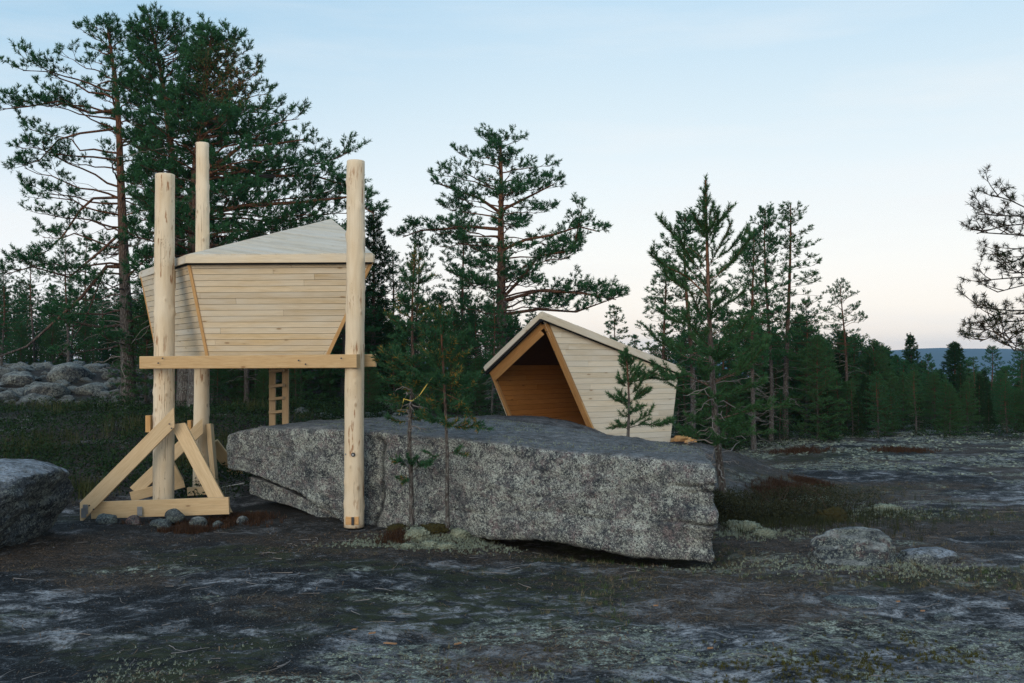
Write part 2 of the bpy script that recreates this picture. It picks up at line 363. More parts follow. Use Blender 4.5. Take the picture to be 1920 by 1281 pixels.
def ground_mat():
    k = NT('lichened_bedrock_ground'); v = k.co((1, 1, 1))
    vs = k.co((1, 1.7, 1))
    vs2 = k.co((1, 1.3, 1)); n_big = k.noise(vs, .9, 6, .62, .8); n_mid = k.noise(vs, 4.5, 6, .68, .3); n_f = k.noise(v, 38, 4, .7); n_ff = k.noise(v, 120, 2, .6)
    macro = k.noise(vs2, 2.3, 9, .76, .6); sp = k.noise(v, 48, 4, .8, .3); sp2 = k.noise(k.co((1, 1, 1), loc=(3, 3, 3)), 24, 6, .82)
    mm_ = k.math('ADD', macro, k.math('MULTIPLY', k.math('SUBTRACT', k.attr('blue'), .55), .09))
    rock = k.ramp(mm_, [(.40, (.004, .005, .006)), (.475, (.016, .019, .022)), (.52, (.050, .056, .063)), (.56, (.16, .162, .168)), (.63, (.40, .402, .41))])
    rock = k.mix(k.ramp(sp2, [(.40, .95), (.50, 0)]), rock, (.004, .005, .006))
    rock = k.mix(k.ramp(sp, [(.58, 0), (.64, .6)]), rock, (.22, .235, .235))
    rock = k.mix(k.ramp(n_mid, [(.30, .9), (.45, 0)]), rock, (.007, .009, .009))
    bare = k.mix(k.ramp(k.noise(k.co((1, 1.4, 1)), 4.0, 9, .82), [(.40, 0), (.60, 1)]), (.035, .036, .038), (.20, .20, .205)); bare = k.mix(k.ramp(n_f, [(.3, .7), (.46, 0)]), bare, (.02, .022, .024)); rock = k.mix(k.attr('bare'), rock, bare)
    lt = k.mix(k.ramp(n_f, [(.35, 0), (.62, 1)]), (.006, .005, .004), (.085, .060, .043))
    lt = k.mix(k.ramp(sp, [(.55, 0), (.60, .9)]), lt, (.17, .14, .11))
    col = k.mix(k.math('MULTIPLY', k.attr('litter'), k.ramp(n_mid, [(.36, .25), (.6, 1)])), rock, lt)
    ms = k.mix(n_f, (.010, .014, .007), (.050, .060, .022))
    col = k.mix(k.math('MULTIPLY', k.attr('moss'), k.ramp(n_mid, [(.42, 0), (.55, .9)])), col, ms)
    lc = k.mix(k.ramp(sp, [(.38, 0), (.58, 1)]), (.02, .025, .02), (.42, .45, .37))
    lm = k.math('MULTIPLY', k.attr('lichen'), k.ramp(k.noise(k.co((1, 1.1, 1)), 7, 7, .78), [(.47, 0), (.54, 1)]))
    col = k.mix(lm, col, lc)
    col = k.mix(k.math('MULTIPLY', k.attr('soil'), k.ramp(n_mid, [(.3, .6), (.6, 1)])), col, k.mix(n_f, (.008, .008, .007), (.04, .032, .024)))
    hgt = k.math('ADD', k.math('MULTIPLY', n_f, .6), k.math('ADD', n_mid, k.math('MULTIPLY', lm, .5)))
    return k.fin(col, .85, k.bump(hgt, .9, .05, k.bump(n_ff, .4, .01)), .2)
M_GROUND = ground_mat()
g = link('ground', np_mesh('ground', V, Q, M_GROUND, True, attrs=dict(litter=lit, lichen=lic, moss=mos, soil=soi, blue=blu, bare=mdd))); tag(g, kind='structure')

# far hill and its low neighbour ridge
def hill_mat():
    k = NT('distant_forested_hill'); n = k.noise(k.co((1, 1, 1)), .02, 6, .6)
    return k.fin(k.mix(n, (.010, .026, .030), (.022, .044, .044)), .95)
M_HILL = hill_mat()
def ridge(name, x0, x1, y0, depth, prof, seed):
    nx, ny = 160, 24; xs_ = np.linspace(x0, x1, nx); t = np.linspace(0, 1, ny)
    X, T = np.meshgrid(xs_, t); H = prof(X)
    Z = -30 + (H + 30) * np.sin(np.pi * T) ** .8 + 5 * fbm(X * .01, T * 4, 0, 4, seed) * np.sin(np.pi * T)
    V = np.stack([X, y0 + T * depth, Z], -1).reshape(-1, 3); i = np.arange(ny - 1)[:, None] * nx; j = np.arange(nx - 1)[None, :]
    Qr = np.stack([i + j, i + j + 1, i + nx + j + 1, i + nx + j], -1).reshape(-1, 4)
    return tag(link(name, np_mesh(name, V, Qr, M_HILL, True)), kind='structure')
ridge('hills', -1900, 3000, 1700, 900, lambda X: 2.2 + 27 * np.exp(-((X - 900) / 420) ** 2) + 22 * np.exp(-((X - 1500) / 500) ** 2) + 14 * np.exp(-((X + 600) / 900) ** 2) - 6, 3)

# ---------------------------------------------------------------- rocks
def rock_mat(name, base_a, base_b, lich=(.33, .37, .31), amt=.5, pink=(.30, .17, .15), dark=(.022, .028, .036), sc=1.0, topc=(.14, .16, .175), top=0.0):
    k = NT(name); v = k.co((1, 1, 1), rnd=False); sc_ = sc
    warp = k.n('ShaderNodeVectorMath', operation='ADD'); wn = k.noise(v, 6 * sc_, 3, .6, out='Color'); ws = k.n('ShaderNodeVectorMath', operation='SCALE'); k.put(ws.inputs[0], wn); ws.inputs['Scale'].default_value = .09 / sc_
    k.put(warp.inputs[0], v); k.put(warp.inputs[1], ws.outputs[0]); vw = warp.outputs[0]
    nb = k.noise(v, 1.1 * sc_, 5, .6); nm = k.noise(v, 4.0 * sc_, 6, .66); nf = k.noise(v, 26 * sc_, 4, .7); nff = k.noise(v, 85 * sc_, 2, .6)
    col = k.mix(k.ramp(nf, [(.35, 0), (.65, 1)]), base_a, base_b)
    col = k.mix(k.math('MULTIPLY', k.ramp(nm, [(.50, 0), (.60, 1)]), .75), col, pink)
    d1 = k.noise(k.co((1, 1, 1), loc=(5, 3, 1)), 3.2 * sc_, 6, .72); col = k.mix(k.ramp(d1, [(.50, 0), (.60, .9)]), col, dark)
    # crustose lichen: ragged crumbs at three sizes, densest in drifts, with dark pits between
    for (s_, th, c) in ((9, .585, tuple(x * .85 for x in lich)), (19, .565, lich), (41, .56, tuple(x * 1.15 for x in lich))):
        ln = k.noise(k.co((1, 1, 1), loc=(s_, 1, s_ * .3)), s_ * sc_, 5, .72, .5)
        dr = k.noise(k.co((1, 1, 1), loc=(s_ * .7, 8, s_)), 1.7 * sc_ + s_ * .03, 4, .6)
        f_ = k.math('ADD', ln, k.math('MULTIPLY', k.math('SUBTRACT', dr, .5), .5))
        m = k.ramp(f_, [(th - amt * .03, 0), (th + .045 - amt * .03, 1)])
        cc = k.mix(k.ramp(k.noise(v, 7 * sc_, 3), [(.35, 0), (.65, 1)]), tuple(x * .72 for x in c), c)
        col = k.mix(k.math('MULTIPLY', m, .85), col, cc)
    vd = k.voro(vw, 7 * sc_); ring = k.ramp(vd, [(.10, 0), (.16, 1), (.21, 1), (.25, 0)]); rs = k.ramp(k.noise(v, 2.2 * sc_, 3), [(.52, 0), (.6, .6)])
    col = k.mix(k.math('MULTIPLY', ring, rs), col, tuple(min(1, x * 1.3) for x in lich))
    pit = k.noise(k.co((1, 1, 1), loc=(2, 7, 5)), 24 * sc_, 5, .8, .4); col = k.mix(k.ramp(pit, [(.41, .95), (.475, 0)]), col, tuple(x * .6 for x in dark))
    col = k.mix(k.ramp(nff, [(.56, 0), (.66, .75)]), col, (.018, .022, .026))
    col = k.mix(k.ramp(nf, [(.24, .85), (.40, 0)]), col, (.02, .025, .03))
    d2 = k.noise(k.co((1, 1, 1), loc=(12, 3, 6)), 2.7 * sc_, 7, .75); col = k.mix(k.ramp(d2, [(.56, 0), (.61, .6)]), col, tuple(x * 1.2 for x in dark))
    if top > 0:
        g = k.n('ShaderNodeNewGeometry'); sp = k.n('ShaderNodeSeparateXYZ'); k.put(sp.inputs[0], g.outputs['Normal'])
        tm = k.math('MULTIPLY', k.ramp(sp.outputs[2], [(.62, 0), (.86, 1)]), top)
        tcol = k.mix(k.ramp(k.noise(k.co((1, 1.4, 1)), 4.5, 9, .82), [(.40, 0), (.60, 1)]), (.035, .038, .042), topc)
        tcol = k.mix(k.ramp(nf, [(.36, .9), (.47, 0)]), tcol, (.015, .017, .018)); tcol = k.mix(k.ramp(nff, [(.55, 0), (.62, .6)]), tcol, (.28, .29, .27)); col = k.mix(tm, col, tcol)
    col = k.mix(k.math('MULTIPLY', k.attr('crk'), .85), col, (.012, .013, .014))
    h = k.math('ADD', k.math('MULTIPLY', nm, 1.0), k.math('ADD', k.math('MULTIPLY', nf, .5), k.math('MULTIPLY', k.voro(vw, 20 * sc_), -.3)))
    return k.fin(col, .88, k.bump(h, .8, .05 / sc_, k.bump(nff, .35, .008)), .2)
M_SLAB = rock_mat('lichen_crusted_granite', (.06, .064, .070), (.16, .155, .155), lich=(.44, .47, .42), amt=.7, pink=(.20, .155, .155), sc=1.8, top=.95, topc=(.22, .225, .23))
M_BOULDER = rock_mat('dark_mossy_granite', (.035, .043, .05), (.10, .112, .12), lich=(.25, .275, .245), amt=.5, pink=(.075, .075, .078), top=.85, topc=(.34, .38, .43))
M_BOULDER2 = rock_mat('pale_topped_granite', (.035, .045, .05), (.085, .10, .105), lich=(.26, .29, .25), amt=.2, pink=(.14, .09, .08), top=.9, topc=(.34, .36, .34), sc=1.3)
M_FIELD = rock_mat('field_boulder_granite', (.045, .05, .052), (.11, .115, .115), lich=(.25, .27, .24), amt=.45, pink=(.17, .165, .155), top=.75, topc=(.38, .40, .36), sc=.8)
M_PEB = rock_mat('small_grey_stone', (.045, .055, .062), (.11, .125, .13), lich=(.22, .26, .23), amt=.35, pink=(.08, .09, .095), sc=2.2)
M_PEBRED = rock_mat('small_red_stone', (.10, .055, .048), (.20, .11, .095), lich=(.2, .2, .18), amt=.1, pink=(.16, .08, .07), sc=2.2)

def box_lattice(nx, ny, nz):
    pts = []; qs = []
    def face(f, a, b):
        A, B = np.meshgrid(np.arange(a + 1), np.arange(b + 1), indexing='ij'); p = f(A, B); base = sum(len(x) for x in pts); pts.append(p.reshape(-1, 3))
        i, j = np.meshgrid(np.arange(a), np.arange(b), indexing='ij'); k0 = i * (b + 1) + j
        qs.append(np.stack([k0, k0 + b + 1, k0 + b + 2, k0 + 1], -1).reshape(-1, 4) + base)
    S = lambda *c: np.stack(c, -1)
    face(lambda a, b: S(a, 0 * a, b), nx, nz); face(lambda a, b: S(b, 0 * a + ny, a), nz, nx)
    face(lambda a, b: S(a, b, 0 * a + nz), nx, ny); face(lambda a, b: S(b, a, 0 * a), ny, nx)
    face(lambda a, b: S(0 * a, b, a), nz, ny); face(lambda a, b: S(0 * a + nx, a, b), ny, nz)
    Pn = np.concatenate(pts); Qn = np.concatenate(qs)
    U, inv = np.unique(Pn, axis=0, return_inverse=True); return U.astype(float), inv.reshape(-1)[Qn]
def rounded(U, n, L, r):
    p = U / np.array(n) * np.array(L); r = np.asarray(r, float)
    q = np.clip(p, r, np.array(L) - r); d = p - q; ln = np.linalg.norm(d, axis=1)[:, None] + 1e-9
    return q + d / ln * r, d / ln

# the big slab: front face line in plan from A (left, far) to B (right, near)
FA, FB = Vector((-4.27, 14.9, 0)), Vector((2.17, 10.7, 0))
def slab(name, nx, ny, nz, s0, s1, topf, botf, depthf, r, mat, parent, seed, recess=0.0, amp=1.0):
    U, Qs = box_lattice(nx, ny, nz)
    L = ((FB - FA).length * (s1 - s0), 2.6, 1.0); p, nd = rounded(U, (nx, ny, nz), L, r)
    s = s0 + p[:, 0] / L[0] * (s1 - s0); t = p[:, 1] / L[1]; w_ = p[:, 2] / L[2]
    fd = np.array((FB - FA).normalized()); bd = np.array([-fd[1], fd[0], 0.0]); bw = np.stack([np.interp(s, [0, .4, 1], [.50, .34, .13]), 1 + 0 * s, 0 * s], 1)
    top, bot, dep = topf(s, t), botf(s, t), depthf(s)
    base = np.array(FA)[None] + fd[None] * (s * (FB - FA).length)[:, None] + bw * (recess + t * dep)[:, None]
    V = base.copy(); V[:, 2] = bot + (top - bot) * w_
    N = nd[:, 0:1] * fd[None] + nd[:, 1:2] * bd[None] + nd[:, 2:3] * np.array([[0, 0, 1.0]])
    big = fbm(V[:, 0] * .9, V[:, 1] * .9, V[:, 2] * 1.6, 3, seed); mid = fbm(V[:, 0] * 3.0, V[:, 1] * 3.2, V[:, 2] * 5, 4, seed + 5); fine = fbm(V[:, 0] * 14, V[:, 1] * 14, V[:, 2] * 16, 3, seed + 9)
    upf = 1 - .25 * np.clip(N[:, 2], 0, 1)
    disp = amp * (.055 * big + .030 * mid + .016 * fine) * upf
    front = np.clip(-(N @ bd), 0, 1) + np.clip(N @ fd, 0, 1)
    # split layers at the right end
    crack = 0
    for (zc, sa, wd, am) in ((.86, .93, .009, .045), (.79, .945, .008, .04), (.44, .925, .012, .07), (.66, .975, .012, .02), (.26, .975, .018, .03)):
        zz = V[:, 2] - zc - .03 * fbm(s * 20, s * 0 + zc * 9, 0, 2, 77); crack = crack + am * np.exp(-(zz / wd) ** 2) * sm(sa - .02, sa + .03, s)
    fz_ = s - .385 - .02 * fbm(V[:, 2] * 3, V[:, 2] * 0, 0, 2, 71); crack = crack + .05 * np.exp(-(fz_ / .006) ** 2); step_ = .05 * sm(.0, .012, -fz_) * (1 - sm(.10, .14, -fz_))
    for (z0_, sl, sa, sb, am) in ((.95, -.25, .10, .20, .03), (.78, .1, .45, .60, .02), (.62, -.2, .62, .78, .018), (.30, .15, .50, .66, .02)): crack = crack + am * np.exp(-((V[:, 2] - z0_ - sl * (s - sa) - .02 * fbm(s * 30, s * 0 + z0_, 0, 2, 73)) / .009) ** 2) * sm(sa, sa + .02, s) * (1 - sm(sb - .02, sb, s))
    crack = crack + .028 * np.exp(-((V[:, 2] - .42 + .02 * np.sin(s * 40)) / .008) ** 2) * sm(.66, .70, s) * (1 - sm(.84, .87, s))
    lay = .016 * np.tanh(np.sin(V[:, 2] * 14 + .8) * 4) * sm(.93, .98, s) + .012 * fbm(V[:, 2] * 6, V[:, 2] * 0, 0, 2, 79) * sm(.9, .99, s)
    disp = disp - (.95 * crack + step_) * front + lay * front
    V = V + N * disp[:, None]
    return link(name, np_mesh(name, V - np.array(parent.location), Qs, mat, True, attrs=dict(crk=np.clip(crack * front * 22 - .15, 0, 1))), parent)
rk = thing('granite_boulder', 'huge flat-topped lichen-covered granite slab in the middle, behind the right-hand pole', 'boulder', (0, 12.5, 0))
SX = [0, .03, .10, .22, .377, .54, .66, .80, .923, 1.0]; SZ = [1.10, 1.17, 1.24, 1.26, 1.27, 1.25, 1.20, 1.14, 1.13, 1.11]
topf = lambda s, t: np.interp(s, SX, SZ) + .05 * np.sin(t * 2.4) * np.interp(s, [0, .5, .8, 1], [.0, 1, .3, -.5])
botf = lambda s, t: np.interp(s, [0, .05, .12, .20, .27, .31, .36, .45, .6, .75, .9, 1], [.60, .56, .46, .30, .10, -.1, -.2, -.2, -.02, .08, .01, .02]) + .14 * t
depf = lambda s: np.interp(s, [0, .2, .5, .8, 1], [1.9, 2.7, 3.0, 2.7, 2.2])
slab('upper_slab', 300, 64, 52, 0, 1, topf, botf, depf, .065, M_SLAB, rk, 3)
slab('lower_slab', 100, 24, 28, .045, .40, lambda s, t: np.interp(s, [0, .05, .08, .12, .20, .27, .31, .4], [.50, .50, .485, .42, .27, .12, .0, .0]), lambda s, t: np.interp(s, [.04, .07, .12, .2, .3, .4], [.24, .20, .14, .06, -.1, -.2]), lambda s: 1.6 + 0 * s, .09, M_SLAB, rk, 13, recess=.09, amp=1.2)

import bmesh
def ico(sub):
    bm = bmesh.new(); bmesh.ops.create_icosphere(bm, subdivisions=sub, radius=1.0)
    V = np.array([v.co[:] for v in bm.verts]); T = np.array([[v.index for v in f.verts] for f in bm.faces]); bm.free(); return V, T
ICO = {k: ico(k) for k in (1, 2, 3, 4, 5, 6)}
def rock_verts(sub, size, seed, flat=6, rough=.12, boxy=0.0, fine=.03):
    V, T = ICO[sub]; V = V.copy(); rg = np.random.RandomState(seed)
    if boxy > 0:
        q = 2 + boxy * 4; V = V / (np.sum(np.abs(V) ** q, axis=1) ** (1 / q))[:, None]
    for _ in range(flat):
        n = rg.normal(size=3); n /= np.linalg.norm(n); d = rg.uniform(.62, .92); e = V @ n - d; V = V - n[None] * (np.clip(e, 0, None) * .85)[:, None]
    N = V / np.linalg.norm(V, axis=1)[:, None]; o = seed * 1.37
    V = V + N * (rough * fbm(V[:, 0] * 1.4 + o, V[:, 1] * 1.4, V[:, 2] * 1.4, 4, seed) + fine * fbm(V[:, 0] * 7 + o, V[:, 1] * 7, V[:, 2] * 7, 3, seed + 4))[:, None]
    return V * np.array(size), T
def rock(name, label, cat, loc, size, seed, mat, sub=4, rot=0.0, group=None, **kw):
    V, T = rock_verts(sub, size, seed, **kw); o = link(name, np_mesh(name, V, T, mat, True), loc=loc); o.rotation_euler = (0, 0, rot)
    return tag(o, label, cat, group)
rock('boulder', 'big dark rounded boulder cut off by the left edge of the photo', 'boulder', (-6.70, 11.95, .39), (1.32, 1.0, .60), 11, M_BOULDER, 6, .15, flat=3, boxy=.35, rough=.14)
c = on(1612, 1060); rock('boulder', 'rounded boulder with a pale lichen cap, alone right of the big slab', 'boulder', (c.x, c.y + .28, c.z + .045), (.50, .36, .30), 22, M_BOULDER2, 5, -.15, flat=5, rough=.22, fine=.04)
c = on(1758, 1062); rock('boulder', 'low dark mossy rock just right of the pale-capped boulder', 'boulder', (c.x, c.y + .25, c.z - .01), (.36, .26, .17), 29, M_BOULDER, 5, .1, flat=3, rough=.16)
c = on(1590, 1128); rock('stone', 'flat blue-grey stone sunk in the ground in front of the pale-capped boulder', 'stone', (c.x, c.y, c.z - .01), (.27, .18, .05), 31, M_PEB, 4, -.4, flat=3)
c = on(1770, 1160); rock('stone', 'small grey stone near the right edge among dry grass', 'stone', (c.x, c.y, c.z), (.10, .08, .05), 33, M_PEB, 3, .4)
# stones piled at the foot of the left trestle
for i, (px, py, r, m, lab) in enumerate([
    (327, 955, .145, M_PEB, 'largest dark round stone leaning on the trestle beam'),
    (296, 962, .105, M_PEB, 'dark stone squeezed left of the largest stone at the trestle'),
    (309, 983, .12, M_PEB, 'dark round stone lying in front of the pile at the trestle'),
    (372, 968, .15, M_BOULDER2, 'oval pale-topped stone under the right half of the trestle beam'),
    (252, 975, .12, M_PEBRED, 'reddish stone under the middle of the trestle beam'),
    (200, 974, .14, M_PEB, 'flat grey stone beside the left foot of the trestle'),
    (410, 975, .09, M_PEB, 'small grey stone tucked at the right foot of the trestle'),
    (455, 977, .105, M_BOULDER2, 'pale green-grey stone lying free to the right of the trestle')]):
    Yd = [13.62, 13.55, 13.35, 13.45, 13.62, 13.62, 13.5, 13.6][i]; q = P(px, py, Yd)
    gzz = gzs(q.x, q.y); rock('stone', lab, 'stone', (q.x, q.y, gzz + r * .26 + (.07 if i == 0 else 0)), (r, r * .8, r * .72), 50 + i, m, 4, i * .7, 'stones at the foot of the trestle', flat=4, rough=.1)
M_SHADE = plain('shade_dark_underside', (.10, .05, .022), .8)  # dark brown that puts the shade under the lean-to roof into the colour
# ---------------------------------------------------------------- boards clipped from a planar polygon
def clip(poly, a, b, c):          # keep a*u+b*v<=c
    out = []
    for i in range(len(poly)):
        p, q = poly[i], poly[(i + 1) % len(poly)]
        dp, dq = a * p[0] + b * p[1] - c, a * q[0] + b * q[1] - c
        if dp <= 0: out.append(p)
        if (dp < 0 < dq) or (dq < 0 < dp):
            t = dp / (dp - dq); out.append((p[0] + (q[0] - p[0]) * t, p[1] + (q[1] - p[1]) * t))
    return out
def prism(name, poly2, z0, z1, mat, parent, M, bev=.0025):
    n = len(poly2); c = np.mean(poly2, axis=0); P2 = np.array(poly2); 
    ins = P2 + (c - P2) / (np.linalg.norm(c - P2, axis=1)[:, None] + 1e-6) * bev * 1.4
    V = [(x, y, z0) for x, y in P2] + [(x, y, z1 - bev) for x, y in P2] + [(x, y, z1) for x, y in ins]
    sides = [[i, (i + 1) % n, n + (i + 1) % n, n + i] for i in range(n)] + [[n + i, n + (i + 1) % n, 2 * n + (i + 1) % n, 2 * n + i] for i in range(n)]
    fs = [np.array(sides), np.array([list(range(n))[::-1]]), np.array([list(range(2 * n, 3 * n))])]
    return link(name, np_mesh(name, V, fs, mat), parent, M=M)
def area2(p): return .5 * sum(p[i][0] * p[(i + 1) % len(p)][1] - p[(i + 1) % len(p)][0] * p[i][1] for i in range(len(p)))
def boards(name, parent, pts, outward, pitch, thick, mat, along=None, gap=.004, joint=(1.6, 2.6), seed=0, back=None, back_t=.02, panel='wall', jit=.002, sub=True):
    """a panel part (the sheathing) with every board its own child lying on it; returns the panel"""
    rg = random.Random(seed); pts = [Vector(p) for p in pts]; o = pts[0]
    n = (pts[1] - o).cross(pts[2] - o).normalized()
    if n.dot(outward) < 0: n = -n
    u = (along - n * along.dot(n)).normalized() if along is not None else n.cross(Vector((0, 0, 1))).normalized()
    v = n.cross(u)
    M = Matrix.Identity(4)
    for i in range(3): M[i][0] = u[i]; M[i][1] = v[i]; M[i][2] = n[i]; M[i][3] = o[i]
    p2 = [((p - o).dot(u), (p - o).dot(v)) for p in pts]
    if area2(p2) < 0: p2 = p2[::-1]
    base = prism(panel, p2, -back_t, 0, back or mat, parent, wpar(M, parent))
    v0, v1 = min(p[1] for p in p2), max(p[1] for p in p2); u0, u1 = min(p[0] for p in p2), max(p[0] for p in p2)
    nrow = max(1, round((v1 - v0) / pitch)); pt = (v1 - v0) / nrow
    for r in range(nrow):
        a, b = v0 + r * pt + gap / 2, v0 + (r + 1) * pt - gap / 2
        strip = clip(clip(p2, 0, -1, -a), 0, 1, b)
        if len(strip) < 3: continue
        x = u0 - rg.uniform(0, joint[1] * .8); 
        while x < u1:
            x2 = x + rg.uniform(*joint); pc = clip(clip(strip, -1, 0, -(x + .0012)), 1, 0, x2 - .0012); x = x2
            if len(pc) < 3 or area2(pc) < .0008: continue
            cu = min(q[0] for q in pc); cv = (a + b) / 2
            Mb = Matrix.Translation((cu, cv, .0015))
            prism(name, [(q[0] - cu, q[1] - cv) for q in pc], 0, thick + rg.uniform(-jit, jit), mat, base, Mb)
    return base

# ---------------------------------------------------------------- stilted sleeping pod
tw = thing('stilted_shelter', 'pale wooden sleeping pod raised on tall log posts, at the left', 'shelter', (-3.5, 14.2, 0))
def post(parent, px0, py0, px1, py1, Y, r0, r1, seed, zb=None, notch=False):
    a, b = P(px0, py0, Y), P(px1, py1, Y)
    if zb is not None: a.z = zb
    L = (b - a).length; ns, nl = 40, 90; th = np.linspace(0, 2 * math.pi, ns, endpoint=False); z = np.linspace(0, L, nl)
    TH, Z = np.meshgrid(th, z); R = r0 + (r1 - r0) * Z / L
    R = R * (1 + .034 * fbm(np.cos(TH) * 1.2 + seed, np.sin(TH) * 1.2, Z * 1.6, 3, seed)) + .0035 * fbm(np.cos(TH) * 5, np.sin(TH) * 5 + seed, Z * 6, 2, seed + 2)
    rg = np.random.RandomState(seed)
    for zc in np.arange(.3, L, .36):           # whorls of trimmed knots
        zc += rg.uniform(-.08, .08)
        for k in range(rg.randint(2, 5)):
            tk = rg.uniform(0, 2 * math.pi); d = (np.angle(np.exp(1j * (TH - tk))) * r0) ** 2 + ((Z - zc - rg.uniform(-.03, .03)) * .8) ** 2
            R = R + .014 * np.exp(-d / .0012)
    bx = .012 * fbm(z * .5 + seed, z * 0, 0, 2, seed)
    X = R * np.cos(TH) + bx[:, None]; Yy = R * np.sin(TH)
    V = np.stack([X, Yy, Z], -1).reshape(-1, 3)
    i = np.arange(nl - 1)[:, None] * ns; j = np.arange(ns)[None]; j2 = (j + 1) % ns
    Q4 = np.stack([i + j, i + j2, i + ns + j2, i + ns + j], -1).reshape(-1, 4)
    # bevelled sawn ends
    cap = V[-ns:] * np.array([.93, .93, 1]) + np.array([0, 0, .008]); nV = len(V); V = np.vstack([V, cap])
    Q4 = np.vstack([Q4, np.stack([np.arange(ns) + nV - ns, (np.arange(ns) + 1) % ns + nV - ns, (np.arange(ns) + 1) % ns + nV, np.arange(ns) + nV], -1)])
    fs = [Q4, np.array([list(range(nV, nV + ns)), list(range(ns))[::-1]])]
    me = np_mesh('post', V, fs, M_LOG, True)
    o = link('post', me, parent, M=wpar(frame(a, Vector((1, 0, 0)), b - a), parent)); o['end'] = (float(bx[-1]), 0.0, float(L)); return o, a, b
pR, aR, bR = post(tw, 664.5, 985, 674.5, 303, 13.18, .132, .118, 3, zb=.02)
pL, aL, bL = post(tw, 306, 945, 313, 328, 14.45, .150, .138, 7, zb=.06)
pB, aB, bB = post(tw, 376, 930, 377, 269, 16.2, .128, .100, 12, zb=.06)
# zinc/felt cap on the right post
V, Q4, _ = tubes([(np.array([(0, 0, 0), (0, 0, .012)]), (.1195, .1195))], 32)
link('cap', np_mesh('cap', V, [Q4, np.array([list(range(32, 64)), list(range(32))[::-1]])], M_FELT), tw, M=pR.matrix_local @ Matrix.Translation(Vector(pR['end']) + Vector((0, 0, .009))))
# bolts low on the right post
def disc(name, c, n, r, t, mat, parent):
    V, Q4, _ = tubes([(np.array([(0, 0, 0), (0, 0, t)]), (r, r))], 16)
    M = Vector(n).to_track_quat('Z', 'Y').to_matrix().to_4x4(); M.translation = c
    return link(name, np_mesh(name, V, [Q4, np.array([list(range(16, 32)), list(range(16))[::-1]])], mat), parent, M=wpar(M, parent))
for px in (651, 664):
    q = P(px, 851, 13.18); dx = (px - 666.5) / F * 13.18; y = math.sqrt(max(.131 ** 2 - dx * dx, .0004))
    n = Vector((dx, -y, 0)).normalized(); c = Vector((aR.x + .02 + dx, 13.18 - y, q.z)); disc('bolt_washer', c - n * .004, n, .028, .012, M_DARKSTEEL, pR) if False else disc('bolt_washer', c - n * .004, n, .028, .012, M_DARKSTEEL, tw); disc('bolt', c, n, .013, .022, M_STEEL, tw)
# sawn notch with bracket at the foot of the right post
zq = P(665, 976, 13.05).z
bar('notch_face', (aR.x - .095, 13.06, zq - .005), (aR.x + .075, 13.06, zq - .005), .03, .105, (0, 0, 1), M_SPLIT, tw)
bar('bracket', (aR.x + .0, 13.035, zq - .06), (aR.x + .0, 13.035, zq + .045), .012, .035, (1, 0, 0), M_DARKSTEEL, tw, .002)
# main beams
bar('beam', P(266, 680, 14.22), P(672, 677.2, 12.99), .10, .178, (0, 0, 1), M_BEAM, tw, .008)
bar('beam', P(560, 677.6, 13.42), P(705, 676, 13.40), .09, .17, (0, 0, 1), M_BEAM, tw, .008)
bar('beam', P(300, 679, 15.9), P(640, 677.5, 16.6), .10, .16, (0, 0, 1), M_BEAM, tw, .008)
for t in (.12, .5, .86):
    a_ = P(340, 676, 14.5).lerp(P(600, 676, 13.9), t); a_.z = 2.21; bar('floor_joist', a_, a_ + Vector((-.25, 2.2, 0)), .06, .10, (0, 0, 1), M_BEAM, tw)
disc('knot', P(356, 680, 13.9), (0, -1, 0), .018, .006, M_SPLIT, tw)
# pod walls
A1, B1, C1 = P(356, 495, 14.28), P(697, 489, 14.02), P(390, 669, 14.62)
nf = (B1 - A1).cross(C1 - A1).normalized(); D1 = RP(613, 667, A1, nf)
L1 = P(267, 518, 16.75); nl = (C1 - A1).cross(L1 - A1).normalized(); E1 = RP(297, 668, A1, nl)
if E1.y > 17.3 or E1.y < 14.6: E1 = P(300, 668, 16.3)
Pk = P(622, 413, 17.1); Pb = Vector((Pk.x - .55, Pk.y - .75, C1.z))
out_f = Vector((0, -1, 0)); out_l = Vector((-1, -.3, 0))
pf = boards('plank', tw, [A1, B1, D1, C1], out_f, .0865, .02, M_CLAD, gap=.006, seed=2, back=M_FELT, panel='front_wall', joint=(3.0, 5.5))
pl_ = boards('plank', tw, [A1, C1, E1, L1], out_l, .0865, .02, M_CLAD, gap=.006, seed=5, back=M_FELT, panel='side_wall', joint=(3.5, 5))
boards('plank', tw, [B1, Pk - Vector((0, 0, .12)), Pb, D1], Vector((1, .3, 0)), .17, .02, M_CLAD, seed=6, back=M_FELT, panel='side_wall', joint=(2.5, 3.4))
boards('plank', tw, [L1, E1, Pb, Pk - Vector((0, 0, .12))], Vector((-.3, 1, 0)), .17, .02, M_INNER, seed=7, back=M_FELT, panel='rear_wall', joint=(2.5, 3.4))
prs = [C1, D1, Pb, E1]; boards('floor_board', tw, prs, Vector((0, 0, -1)), .2, .02, M_BEAM, seed=8, back=M_FELT, panel='floor', joint=(3, 4))
bar('corner_trim', A1 + Vector((-.005, -.025, 0)), C1 + Vector((-.0, -.025, 0)), .045, .034, nf, M_TRIM, tw, .003)
bar('corner_trim', B1 + Vector((.01, -.02, 0)), D1 + Vector((.012, -.02, 0)), .05, .034, nf, M_TRIM, tw, .003)
bar('corner_trim', L1 + Vector((-.01, 0, 0)), E1 + Vector((-.01, 0, 0)), .045, .034, nf, M_TRIM, tw, .003)
bar('bracket', P(327, 508, 14.62), P(327, 541, 14.62), .03, .03, (0, -1, 0), M_TRIM, tw)
